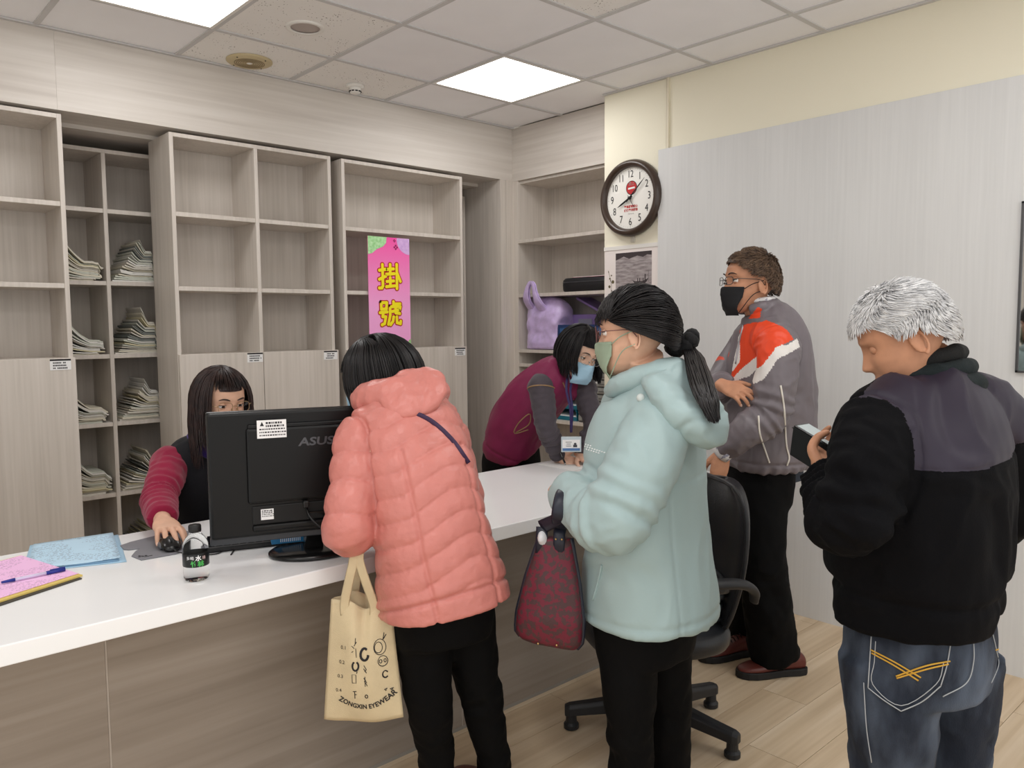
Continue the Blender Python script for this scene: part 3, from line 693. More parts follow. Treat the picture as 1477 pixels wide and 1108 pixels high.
G().box(.625, .650, 2.412, 2.426, CZ + .0098, CZ + .0100).obj('stamp_print', INK, bpy.data.objects['paper_form'])
pk = [(.318, 2.205), (.530, 2.292), (.455, 2.592), (.245, 2.51)]
o = sheet(pk, CZ + .009).obj('pink_form', PKP, None); tag(o, 'pink printed form lying on the yellow folder', 'paper')
pk2 = [(.315, 2.185), (.536, 2.276), (.455, 2.60), (.235, 2.515)]
o = sheet(pk2, CZ + .0075, th=.004).obj('card_folder', mat('yellow_card', (224, 198, 112), .7), None); tag(o, 'yellow card folder under the pink form at the counter edge', 'folder')
pk3 = [(.30, 2.16), (.531, 2.262), (.45, 2.60), (.22, 2.51)]
o = sheet(pk3, CZ + .0028, th=.0024).obj('clipboard', mat('dark_board', (70, 66, 60), .6), None); tag(o, 'dark thin board underneath the yellow folder', 'clipboard')
t = thing('ballpoint_pen', 'blue capped white ballpoint pen lying across the pink form', 'pen', (.43, 2.33, CZ + .013))
pa, pb = np.array((.362, 2.328, CZ + .0146)), np.array((.512, 2.338, CZ + .0146)); pd = pb - pa
NAVY = mat('pen_blue', (36, 52, 140), .35)
G().tube([pa + pd * .18, pa + pd * .72], .0042, 10).obj('barrel', mat('pen_white', (216, 208, 232), .4), t, smooth=True)
G().tube([pa + pd * .68, pa + pd * .98], .0052, 10).obj('cap', NAVY, t, smooth=True); G().tube([pa, pa + pd * .2], [.003, .0048], 10).obj('grip', NAVY, t, smooth=True)
G().obox(pa + pd * .86 + (0, 0, .006), pd, (0, 1, 0), (0, 0, 1), .018, .002, .001).obj('clip', NAVY, t)

o = G().prism([(.698, 2.325), (.79, 2.318), (.905, 2.36), (.93, 2.47), (.905, 2.575), (.85, 2.575), (.735, 2.545), (.70, 2.525), (.695, 2.475), (.705, 2.458), (.735, 2.450), (.715, 2.43), (.69, 2.385)], (0, 0, CZ + .0005), (1, 0, 0), (0, 1, 0), .003)
t = thing('mouse_pad', 'flat grey mouse pad with a notched edge under the black mouse', 'mouse pad', (.8, 2.45, CZ)); o.obj('pad', mat('grey_pad', (128, 128, 134), .7), t, bevel=.001)
g = G(); g.tube([(.705, 2.37, CZ + .0037), (.715, 2.345, CZ + .0037), (.735, 2.345, CZ + .0037)], .0012, 4)
for k in range(3): g.box(.70 + .009 * k, .706 + .009 * k, 2.352, 2.362, CZ + .0035, CZ + .0038)
g.obj('pad_print', INK, t)
MX, MY = .800, 2.392
t = thing('computer_mouse', 'black computer mouse with grey sides held by the seated clerk', 'mouse', (MX, MY, CZ + .004))
md = nrm((-.18, -1, 0)); ms = np.cross(md, (0, 0, 1))
def mring(y, w, h): return [np.array((MX, MY, CZ + .0045)) + md * y + ms * w * math.cos(a) * (1 if math.sin(a) > -.2 else .9) + np.array((0, 0, 1)) * max(0, h * (math.sin(a) * .62 + .38)) for a in np.linspace(0, 2 * PI, 20, endpoint=False)]
G().loft([mring(-.052, .012, .012), mring(-.046, .025, .026), mring(-.02, .031, .038), mring(.01, .030, .037), mring(.035, .028, .028), mring(.05, .022, .018), mring(.056, .010, .010)]).obj('shell', BLACKG, t, smooth=True)
for s in (-1, 1): G().sph(np.array((MX, MY, CZ + .016)) + ms * s * .0265, (.008, .03, .011), ms, md, (0, 0, 1)).obj('side_grip', mat('mouse_grey', (96, 98, 104), .35), t, smooth=True)
G().rev(np.array((MX, MY, CZ + .034)) + md * .03 - ms * .0035, [(.0001, 0), (.009, 0), (.009, .007), (.0001, .007)], ms, 16, cap=False).obj('scroll_wheel', BLACK, t)
G().tube([np.array((MX, MY, CZ + .012)) + md * .055, (.80, 2.31, CZ + .006), (.83, 2.27, CZ + .003), (.875, 2.235, CZ + .0025), (.92, 2.27, CZ + .0025), (.99, 2.34, CZ + .0025)], .0018, 6, samples=30).obj('cord', BLACK, t, smooth=True)

# bottle
t = thing('water_bottle', 'small clear water bottle with black label and black cap on the counter', 'bottle', (.750, 2.050, CZ))
BC = (.750, 2.050, CZ + .0005)
CLEAR = mat('clear_plastic', (250, 252, 252), .04, trans=1.0, ior=1.18)
bp = [(.012, .004), (.024, .0), (.029, .003), (.0315, .010), (.0325, .022), (.0318, .030), (.0322, .042), (.0322, .072), (.0315, .078), (.0325, .086), (.031, .097), (.025, .110), (.017, .120), (.0135, .124), (.0130, .128), (.0150, .129), (.0150, .131), (.0128, .132), (.0128, .136)]
G().rev(BC, bp, n=40).obj('body', CLEAR, t, smooth=True)
def label_mat():
    return mat('bottle_label_black', (18, 20, 20), .35)
G().rev(BC, [(.0325, .040), (.0329, .041), (.0329, .073), (.0325, .074)], n=40, cap=False).obj('label_band', label_mat(), t, smooth=True)
G().rev((BC[0], BC[1], BC[2] + .127), [(.0001, .0), (.0155, .0), (.0160, .002), (.0160, .015), (.0145, .018), (.0001, .0185)], n=36, cap=False).obj('cap', BLACK, t, smooth=True)
def wrap_text(body, size, dz, aoff, m, nm, bold=0.0):
    v, f = text_geo(body, size, (0, 0, 0), (1, 0, 0), (0, 1, 0), bold=bold)
    cd = math.atan2(-BC[1], -BC[0]) + aoff; r = .0333; a = cd + v[:, 0] / r
    G().add(np.stack([BC[0] + r * np.cos(a), BC[1] + r * np.sin(a), BC[2] + dz + v[:, 1]], 1), f).obj(nm, m, t)
wrap_text('\u591a\u559d', .010, .064, -.45, PAPER, 'label_lettering'); wrap_text('\u6c34', .015, .063, .18, PAPER, 'label_lettering', .0004)
wrap_text('\u7da0', .010, .063, .62, mat('label_pink', (230, 200, 196), .5), 'label_seal'); wrap_text('\u7af9\u6797', .017, .048, .1, mat('label_green', (70, 170, 80), .4), 'label_brush_mark', .0006)

# monitor on its stand, seen from behind
MO = np.array((.818, 2.125, .845)); me_ = nrm((.94, -.342, 0)); mn = nrm((-.342, -.94, 0)); mz = np.array((0, 0, 1.0))
def MP(a, b, c): return MO + me_ * a + mz * b + mn * c     # a along width, b up, c towards the viewer side (back of the screen)
MW, MH = .50, .362
t = thing('computer_monitor', 'large black computer monitor seen from behind on the counter', 'monitor', tuple(MP(MW * .47, -.065, .03)))
def mbox(nm, a0, a1, b0, b1, c0, c1, m, par=None, bev=.003):
    return G().obox(MP((a0 + a1) / 2, (b0 + b1) / 2, (c0 + c1) / 2), me_, mn, mz, (a1 - a0) / 2, (c1 - c0) / 2, (b1 - b0) / 2).obj(nm, m, par or t, bevel=bev)
BKC = mat('black_monitor_shell', (8, 8, 9), .38, bump=.06, bscale=600, spec=.35)
mbox('screen_bezel', 0, MW, 0, MH, -.018, -.004, BLACKG); mbox('screen', .012, MW - .012, .02, MH - .012, -.0195, -.0175, mat('screen_glass', (30, 40, 60), .15), bev=0)
mbox('back_shell', .002, MW - .002, .012, MH - .002, -.006, .018, BKC, bev=.008)
mbox('chin_bar', .0, MW, -.004, .016, -.016, .012, mat('grey_black_plastic', (48, 50, 54), .4))
mbox('vent_ridge', .105, MW - .06, MH - .050, MH - .036, .016, .026, BKC, bev=.004)
mbox('raised_back', .10, MW - .06, .105, MH - .046, .014, .030, BKC, bev=.014)
mbox('port_recess', .11, MW - .07, .045, .098, .015, .0215, mat('port_matte_black', (8, 8, 9), .6), bev=.004)  # recess in the same black as the shell, only rougher
mbox('port_lip', .11, MW - .07, .026, .045, .015, .027, BKC, bev=.006)
for (a, b, w, h, rows, cc) in ((.168, .312, .078, .050, 5, .0306), (.150, .073, .034, .030, 4, .0219)):
    s = mbox('sticker', a - w / 2, a + w / 2, b - h / 2, b + h / 2, cc - .0004, cc, PAPER, bev=0); s['label'] = 'white printed sticker'
    g = G()
    for r in range(rows):
        x = a - w * .42
        if r < 2 and rows == 5: x = a - w * .2
        while x < a + w * (.44 if r else .3):
            l = rnd.uniform(.002, .006)
            g.obox(MP(x + l / 2, b + h * (.34 - r * .17), cc + .0002), me_, mz, mn, l / 2, h * .035 * (1.5 if r < 2 else 1), .0002); x += l + .0018
    if rows == 5:
        g.add([MP(a - w * .40, b + h * .18, cc + .0003), MP(a - w * .26, b + h * .18, cc + .0003), MP(a - w * .33, b + h * .42, cc + .0003)], [(0, 1, 2)])
    g.obj('sticker_print', INK, s)
v, f = text_geo('ASUS', .042, MP(.287, .270, .0308), me_, mz * .75, bold=.0012, shear=.12); G().add(v, f).obj('maker_lettering', mat('lettering_reflection_grey', (74, 74, 78), .2), t)  # lighter grey stands in for the reflection on gloss black letters
BASEC = np.array((1.092, 2.062, CZ))
ba = np.arange(48) * 2 * PI / 48
def bring(r, z): return [BASEC + me_ * r * 1.12 * math.cos(a) + mn * r * .86 * math.sin(a) + mz * z for a in ba]
G().loft([bring(.105, .001), bring(.112, .004), bring(.112, .010), bring(.104, .016), bring(.05, .019)]).obj('stand_base', BLACKG, t, smooth=True)
nk0 = BASEC + mz * .014; nk1 = MP(.282, .07, .02)
rr = [[nk0 + me_ * .028 + mn * .018, nk0 - me_ * .028 + mn * .018, nk0 - me_ * .028 - mn * .022, nk0 + me_ * .028 - mn * .022]]
mid = nk0 * .5 + nk1 * .5
rr.append([mid + me_ * .022 + mn * .014, mid - me_ * .022 + mn * .014, mid - me_ * .022 - mn * .018, mid + me_ * .022 - mn * .018])
rr.append([nk1 + me_ * .025 + mn * .010, nk1 - me_ * .025 + mn * .010, nk1 - me_ * .025 - mn * .02, nk1 + me_ * .025 - mn * .02])
G().loft(rr).obj('stand_neck', BLACKG, t, bevel=.004)
G().tube([MP(.255, .085, .02), MP(.262, .06, .045), MP(.29, .03, .06), MP(.325, .006, .055), MP(.36, -.01, .05), MP(.42, -.02, .03)], .0032, 6, samples=24).obj('video_cable', BLACK, t, smooth=True)
mbox('cable_plug', .246, .262, .085, .104, .018, .04, BLACK)
t = thing('card_packet', 'small blue and white packet standing on the monitor base', 'packet', (1.045, 2.165, CZ))
bx = np.array((1.058, 2.155, CZ + .0425)); bd = nrm((.93, -.37, 0)); bw = np.cross((0, 0, 1), bd)
G().obox(bx, bd, bw, (0, 0, 1), .046, .022, .022).obj('carton', mat('packet_blue', (40, 130, 186), .4), t, bevel=.001)
G().obox(bx + np.array((0, 0, .0222)), bd, bw, (0, 0, 1), .044, .020, .0006).obj('top_flap', mat('packet_grey', (196, 190, 184), .5), t)
g = G()
for k in range(11): g.obox(bx - bw * .0222 + bd * (-.020 + k * .0055), bd, bw, (0, 0, 1), .0012, .0005, .017)
g.obj('barcode_stripes', PAPER, t)
t = thing('keyboard', 'black keyboard lying behind the monitor in front of the seated clerk', 'keyboard', (1.03, 2.30, CZ))
kc = np.array((1.06, 2.255, CZ + .009)); kd = nrm((.94, -.342, 0)); kw = np.cross((0, 0, 1), kd)
G().obox(kc, kd, kw, (0, 0, 1), .20, .062, .008).obj('case', BLACK, t, bevel=.003)
g = G()
for r in range(5):
    for q in range(17): g.obox(kc + kd * (-.178 + q * .0222) + kw * (-.044 + r * .022) + np.array((0, 0, .011)), kd, kw, (0, 0, 1), .0088, .0088, .003)
ko = g.obj('keys', BLACKG, t); ko['kind'] = 'stuff'
o = G().tube([(.905, 2.20, CZ + .002), (.955, 2.265, CZ + .002), (1.0, 2.235, CZ + .002), (1.06, 2.225, CZ + .002), (1.13, 2.19, CZ + .002), (1.22, 2.18, CZ + .002)], .0022, 6, samples=40).obj('black_cable', BLACK, None, smooth=True); tag(o, 'black cable snaking over the counter beneath the monitor', 'cable')

# ------------------------------------------------------------------ office chair behind the woman in the pale coat
LEATH = mat('black_leatherette', (30, 32, 36), .34, spec=.5, bump=.15, bscale=220)
CHP = mat('black_chair_plastic', (34, 35, 38), .45)
CC = np.array((2.185, 1.66, 0)); fd = nrm((-.87, .49, 0)); sd = np.array((-fd[1], fd[0], 0))
def CP(f, s, z): return CC + fd * f + sd * s + np.array((0, 0, z))
t = thing('office_chair', 'black leather swivel office chair with armrests behind the woman in pale green', 'chair', tuple(CC))
for k in range(5):
    a = math.radians(135 + 72 * k); d = np.array((math.cos(a), math.sin(a), 0)); e = CC + d * .292; w = np.cross(d, (0, 0, 1))
    def lr(r, z, hw, hh): return [CC + d * r + w * hw * x + np.array((0, 0, z + hh * y)) for x, y in ((-1, -1), (1, -1), (1, .5), (.6, 1), (-.6, 1), (-1, .5))]
    lg = G().loft([lr(.03, .10, .030, .03), lr(.12, .096, .027, .026), (lr(.22, .082, .024, .022)), lr(.298, .072, .022, .020), lr(.315, .068, .016, .018)]).obj('leg', CHP, t, bevel=.004)
    g = G(); g.cyl(e + (0, 0, .022), e + (0, 0, .075), .020, .018, 16); g.rev(e, [(.022, .0005), (.027, .004), (.027, .018), (.02, .026), (.0001, .028)], n=20, cap=False)
    g.obj('glide', CHP, lg, smooth=False)
G().rev(CC, [(.045, .07), (.045, .12), (.03, .13), (.026, .30), (.06, .315), (.06, .33)], n=24).obj('gas_column', CHP, t)
def seat_ring(z, f0, f1, s): 
    n = 32; a = np.arange(n) * 2 * PI / n; e = 3.2
    return np.array([CP((f0 + f1) / 2 + (f1 - f0) / 2 * np.sign(math.cos(q)) * abs(math.cos(q)) ** (2 / e), s * np.sign(math.sin(q)) * abs(math.sin(q)) ** (2 / e), z) for q in a])
G().loft([seat_ring(.335, -.20, .23, .21), seat_ring(.345, -.225, .25, .235), seat_ring(.375, -.235, .262, .245), seat_ring(.41, -.23, .255, .24), seat_ring(.425, -.20, .22, .21)]).obj('seat', LEATH, t, smooth=True, sub=1)
# backrest: shell with padded front and ribs low down
def back_sec(z, hw, off, th):
    P = []
    for u in np.linspace(-1, 1, 13): P.append(CP(off + .05 * u * u - .0 + th * (1 - u ** 6) ** .5 * .5 if abs(u) < 1 else off + .05, hw * u, z))
    for u in np.linspace(1, -1, 13)[1:-1]: P.append(CP(off + .05 * u * u - th * (1 - u ** 6) ** .5 * .5, hw * u, z))
    return P
zs = [.40, .425, .46, .50, .54, .60, .66, .72, .78, .83, .865, .885, .892]; hw = [.15, .18, .195, .205, .213, .222, .226, .226, .22, .205, .175, .13, .07]
def boff(z): return -.225 - .10 * (z - .40) ** 1.0 - .02 * math.sin((z - .4) * 6)
rr = [back_sec(z, w, boff(z), .05 if .40 < z < .89 else .02) for z, w in zip(zs, hw)]
b = G().loft(rr).obj('backrest', LEATH, t, smooth=True, sub=1)
for k in range(4):
    z = .445 + k * .036
    G().tube([CP(boff(z) + .028 + .05 * u * u, .155 * u, z) for u in np.linspace(-1, 1, 9)], .013, 8, flat=1.0).obj('lumbar_rib', LEATH, b, smooth=True)
pts = [CP(boff(z) + .05 * 0 + .05, w * sg, z) for sg, order in ((1, 1),) for z, w in zip(zs, hw)] + [CP(boff(z) + .05, -w, z) for z, w in list(zip(zs, hw))[::-1]]
G().tube(pts, .008, 8).obj('edge_trim', CHP, b, smooth=True)
G().tube([CP(-.10, 0, .335), CP(-.24, 0, .34), CP(-.285, 0, .40), CP(-.29, 0, .52)], .02, 10, samples=14, flat=1.0).obj('back_bracket', CHP, t, smooth=True)
for s in (-1, 1):
    G().tube([CP(.02, .20 * s, .34), CP(.03, .28 * s, .36), CP(.02, .292 * s, .46), CP(-.02, .292 * s, .585), CP(-.12, .29 * s, .60)], [.016, .018, .018, .02, .018], 10, samples=22).obj('armrest_post', CHP, t, smooth=True)
    G().tube([CP(.14, .285 * s, .585), CP(.08, .288 * s, .605), CP(-.06, .288 * s, .612), CP(-.17, .285 * s, .606), CP(-.225, .27 * s, .575), CP(-.24, .25 * s, .53)], [.016, .026, .028, .027, .022, .016], 12, samples=26, flat=.62).obj('armrest', CHP, t, smooth=True)

# ------------------------------------------------------------------ people: tools
DX, DY, DU = np.array((.738, -.675, 0)), np.array((.673, .736, -.076)), np.array((.05, .056, .997))   # camera right, forward and up axes, used to lay small trims
def vnormals(V, F4):
    a = V[F4[:, 0]]; n = np.cross(V[F4[:, 2]] - a, V[F4[:, 3]] - V[F4[:, 1]])
    N = np.zeros_like(V)
    for k in range(4): np.add.at(N, F4[:, k], n)
    return N / (np.linalg.norm(N, axis=1, keepdims=True) + 1e-12)
def remesh(g, voxel, it=4):
    """Fuse overlapping solids of g into one closed skin; returns vertices and quads."""
    me = bpy.data.meshes.new('fuse'); me.from_pydata(g.V().tolist(), [], g.f)
    o = bpy.data.objects.new('fuse', me); COL.objects.link(o)
    bm = bmesh.new(); bm.from_mesh(me); bmesh.ops.recalc_face_normals(bm, faces=bm.faces); bm.to_mesh(me); bm.free()
    m = o.modifiers.new('r', 'REMESH'); m.mode = 'VOXEL'; m.voxel_size = voxel; m.adaptivity = 0
    dg = bpy.context.evaluated_depsgraph_get(); ev = o.evaluated_get(dg).to_mesh()
    V = np.empty(len(ev.vertices) * 3); ev.vertices.foreach_get('co', V); V = V.reshape(-1, 3)
    L = np.empty(len(ev.loops), int); ev.loops.foreach_get('vertex_index', L)
    S = np.empty(len(ev.polygons), int); ev.polygons.foreach_get('loop_start', S)
    C = np.empty(len(ev.polygons), int); ev.polygons.foreach_get('loop_total', C)
    F = np.stack([L[S], L[S + 1], L[S + 2], np.where(C > 3, L[np.minimum(S + 3, len(L) - 1)], L[S + 2])], 1)
    bpy.data.objects.remove(o, do_unlink=True); bpy.data.meshes.remove(me)
    return smooth(V, F, it), F
def smooth(V, F, it, lam=.5):
    E = np.vstack([F[:, [0, 1]], F[:, [1, 2]], F[:, [2, 3]], F[:, [3, 0]]]); E = E[E[:, 0] != E[:, 1]]
    cnt = np.zeros(len(V)); np.add.at(cnt, E[:, 0], 1); np.add.at(cnt, E[:, 1], 1)
    for _ in range(it):
        A = np.zeros_like(V); np.add.at(A, E[:, 0], V[E[:, 1]]); np.add.at(A, E[:, 1], V[E[:, 0]])
        V = V + lam * (A / np.maximum(cnt, 1)[:, None] - V)
    return V
def ell(c, u, v, ru, rv, n=28, e=2.2):
    a = np.arange(n) * 2 * PI / n; ca, sa = np.cos(a), np.sin(a)
    return np.asarray(c, float) + np.outer(ru * np.sign(ca) * np.abs(ca) ** (2 / e), u) + np.outer(rv * np.sign(sa) * np.abs(sa) ** (2 / e), v)
def body_loft(g, secs, lat, n=28, e=2.3, k=4, m=0):
    """secs: (centre, half width along lat, half depth) up the trunk; resampled smoothly."""
    A = np.array([[*c, w, d] for c, w, d in secs], float); Q = spline(A, (len(secs) - 1) * k + 1)
    T = np.gradient(Q[:, :3], axis=0); rings = []
    for q, t in zip(Q, T):
        t = nrm(t); u = nrm(np.asarray(lat, float) - t * np.dot(lat, t)); v = np.cross(t, u)
        rings.append(ell(q[:3], u, v, q[3], q[4], n, e))
    g.loft(rings, m)
def limb(g, pts, rad, n=16, s=18, flat=1.0, ref=(0, 0, 1), m=0):
    g.tube(pts, rad, n, m, flat=flat, ref=ref, samples=s)
def seg_param(V, pts):
    """Distance to a polyline and arc-length position along it for every vertex."""
    P = np.asarray(pts, float); best = np.full(len(V), 1e9); pos = np.zeros(len(V)); acc = 0
    for a, b in zip(P[:-1], P[1:]):
        d = b - a; L = np.linalg.norm(d); t = np.clip(((V - a) @ d) / (L * L), 0, 1)
        r = np.linalg.norm(V - a - t[:, None] * d, axis=1); k = r < best
        best[k] = r[k]; pos[k] = acc + t[k] * L; acc += L
    return best, pos
def push(V, F, amt):
    return V + vnormals(V, F) * amt[:, None]
def vis_obj(name, V, F, mats, parent, mi=None, sm=True, flip=None):
    g = G(); g.add(V, [tuple(q) if q[2] != q[3] else tuple(q[:3]) for q in F], 0 if mi is None else list(mi))
    return g.obj(name, mats, parent, smooth=sm)
def folds(V, seed, amp=.004, f=9, dirv=(0, 0, 1), st=.35):
    """Cloth wrinkles: ridged noise stretched along dirv."""
    d = nrm(dirv); along = (V @ d)[:, None] * d; P = (V - along) * f + along * f * st
    n = fbm(P + vnoise(V * 4, seed + 5)[:, None] * .8, seed, 3)
    return amp * (1 - 2 * np.abs(n)) 

SKIN = [mat('skin_warm', (216, 172, 146), .5, var=.06, vscale=30, spec=.35), mat('skin_tan', (190, 138, 108), .5, var=.08, vscale=30, spec=.35), mat('skin_pale', (224, 184, 160), .5, var=.05, vscale=30, spec=.35)]
LIP = mat('lips', (186, 112, 104), .45); EYEW = mat('eye_white', (228, 222, 216), .25); IRIS = mat('eye_iris', (40, 26, 20), .15)
NAIL = mat('finger_nail', (226, 186, 166), .3)
HB = mat('hair_black', (15, 13, 14), .38, spec=.4, rgb2=(30, 26, 27), vscale=40)
HBR = mat('hair_dark_brown', (30, 20, 20), .38, spec=.45, rgb2=(56, 38, 34), vscale=40)
HSB = mat('hair_short_brown', (70, 54, 44), .45, spec=.4, rgb2=(112, 90, 72), vscale=60)
HW = mat('hair_silver', (186, 186, 188), .4, spec=.5, rgb2=(232, 232, 232), vscale=50, lo=.3, hi=.7)
SCALPW = mat('hair_silver_under', (132, 128, 128), .6, var=.1, vscale=60)
BROWH = mat('brow_hair', (52, 40, 36), .7)

HZ = np.array([0.0, .012, .030, .052, .078, .108, .138, .166, .190, .208, .219, .225])
HW_ = np.array([.020, .036, .049, .058, .066, .0705, .0735, .0735, .066, .050, .031, .010])
HF = np.array([.070, .082, .086, .086, .086, .082, .088, .084, .068, .046, .026, .008])     # face side
HBk = np.array([.020, -.002, -.022, -.045, -.070, -.092, -.102, -.102, -.088, -.064, -.040, -.012])  # back side (y)
def hprof(z):
    return np.interp(z, HZ, HW_), np.interp(z, HZ, HF), np.interp(z, HZ, HBk)
class Head:
    """Head frame: origin at the chin level under the ear line; X to the person's left, Y to the face, Z up."""
    def __init__(s, center, F, U=(0, 0, 1), scale=1.0):
        s.f = nrm(F); u = np.asarray(U, float); s.u = nrm(u - s.f * np.dot(u, s.f)); s.l = np.cross(s.u, s.f); s.k = scale
        s.o = np.asarray(center, float) - s.u * .115 * scale
    def w(s, p):
        p = np.asarray(p, float); return s.o + s.k * (p[..., 0:1] * s.l + p[..., 1:2] * s.f + p[..., 2:3] * s.u)
    def loc(s, V):
        d = (V - s.o) / s.k; return np.stack([d @ s.l, d @ s.f, d @ s.u], 1)
    def surf(s, th, z, off=0.0):
        """Point on the head surface at azimuth th (0 = face, + = person's left) and height z, local."""
        w, f, b = hprof(z); c = (f + b) / 2; r = (f - b) / 2; e = 2.25
        ca, sa = math.cos(th), math.sin(th)
        return np.array(((w + off) * np.sign(sa) * abs(sa) ** (2 / e), c + (r + off) * np.sign(ca) * abs(ca) ** (2 / e), z))
def head_solid(g, H, nose=1.0):
    zs = np.concatenate([np.linspace(0, .2, 34), [.206, .211, .215, .219, .222, .225]]); n = 56; rings = []
    for z in zs:
        P = np.array([H.surf(a, z) for a in np.arange(n) * 2 * PI / n])
        x, y = P[:, 0], P[:, 1]; fr = np.clip((y - .03) / .05, 0, 1)
        ga = lambda cx, cz, sx, sz: np.exp(-((np.abs(x) - cx) / sx) ** 2 - ((z - cz) / sz) ** 2)
        g1 = lambda cz, sx, sz: np.exp(-(x / sx) ** 2 - ((z - cz) / sz) ** 2)
        d = -.011 * ga(.031, .116, .016, .013) + .005 * ga(.03, .134, .024, .008) + .004 * ga(.044, .092, .018, .016)
        d = d - .004 * ga(.028, .055, .012, .02) + .006 * g1(.012, .02, .014) - .004 * g1(.030, .022, .006)
        d = d + .0055 * g1(.047, .020, .005) + .0055 * g1(.039, .017, .005) - .003 * g1(.043, .02, .0022)
        ridge = np.interp(z, [.066, .074, .082, .10, .118, .13], [.000, .019, .022, .014, .007, .0]) * nose
        d = d + ridge * np.exp(-(x / (.0085 + .004 * math.exp(-((z - .078) / .01) ** 2))) ** 2) + .010 * nose * ga(.0135, .076, .0055, .007)
        P[:, 1] += d * fr; rings.append(H.w(P))
    g.loft(rings)
    for s in (-1, 1):   # ears
        c = np.array((s * .0735, -.012, .100)); ax = nrm((s * .25, -.95, .12)); up = nrm((0, -.18, 1)); up = nrm(up - ax * np.dot(up, ax)); out = np.cross(ax, up) * s
        out = nrm(np.array((s, -.35, 0))); out = nrm(out - up * np.dot(out, up)); fw = np.cross(up, out)
        W_ = lambda p: H.w(np.array(p)[None])[0]
        g.sph(W_(c), (.0065 * H.k, .015 * H.k, .029 * H.k), H.w(np.array([c + out]))[0] - W_(c), H.w(np.array([c + fw]))[0] - W_(c), H.w(np.array([c + up]))[0] - W_(c), 16, 10)
        a = np.linspace(-.55, 1.25 * PI, 16); rim = []
        for q in a:
            rr = 1.0 if q > 0 else .8
            rim.append(W_(c + out * (.006 + .004 * math.cos((q - 1.2) * .7)) + fw * s * 0 + np.array((0, .0155 * math.cos(q) * -1, 0)) * -1 + up * .030 * math.sin(q) * rr))
        rim = [W_(c + out * .0075 + np.array((0, 1, 0)) * (-.0155) * math.sin(t) * 1.0 + up * .031 * math.cos(t)) for t in np.linspace(-.5, PI * 1.02, 16)]
        g.tube(rim, [.0026 * H.k] + [.0036 * H.k] * 12 + [.0042 * H.k, .005 * H.k, .005 * H.k], 8)
HANDL = dict(ix=(.088, .031), mi=(.091, .010), ri=(.088, -.011), pi=(.080, -.029))
def hand_solid(g, wrist, d, back, left, curl=((.3, .4, .3),) * 4, thumb=None, k=1.0, spread=.05):
    """Palm, four jointed fingers and thumb. d: finger direction, back: out of the back of the hand, left: a left hand."""
    d = nrm(d); bk = nrm(np.asarray(back, float) - d * np.dot(back, d)); s = np.cross(bk, d) * (-1 if left else 1)
    W0 = np.asarray(wrist, float)
    Wp = lambda p: W0 + k * (d * p[0] + s * p[1] + bk * p[2])
    rings = []
    for x, hw, ht in ((-.03, .025, .019), (0, .027, .019), (.02, .034, .019), (.05, .040, .0165), (.078, .0405, .0135), (.094, .036, .009)):
        rings.append(ell(Wp((x, .001, 0)), s, bk, hw * k, ht * k, 22, 2.6))
    g.loft(rings)
    tips = []
    for q, (x, y) in enumerate(((.084, .030), (.090, .0105), (.086, -.0105), (.078, -.029))):
        L = (.068, .076, .070, .055)[q]; r = (.0088, .0090, .0086, .0076)[q]; a = 0; P = [Wp((x - .022, y * .95, -.001)), Wp((x, y, 0))]; p = np.array((x, y, 0.)); sp = (1.5 - q) * spread
        for fr, c in zip((.46, .31, .25), curl[q]):
            a += c; p = p + L * fr * np.array((math.cos(a) * math.cos(sp), math.sin(sp) * math.cos(a), -math.sin(a))); P.append(Wp(p))
        g.tube(P, [r * k, r * 1.04 * k, r * k, r * .92 * k, r * .74 * k], 10, samples=16); g.sph(P[-1], r * .74 * k, n=10, k=6); tips.append((P[-1], nrm(P[-1] - P[-2]), nrm(bk * math.cos(a) + d * math.sin(a))))
    th = thumb or ((.012, .020, -.006), (.040, .046, -.014), (.068, .060, -.018), (.092, .064, -.020))
    P = [Wp(q) for q in th]; g.tube(P, [.014 * k, .0125 * k, .0102 * k, .008 * k], 10, samples=14); g.sph(P[-1], .008 * k, n=10, k=6)
    tips.append((P[-1], nrm(P[-1] - P[-2]), nrm(bk + s * .6)))
    return tips
def wrinkle_hand(V, F): return V
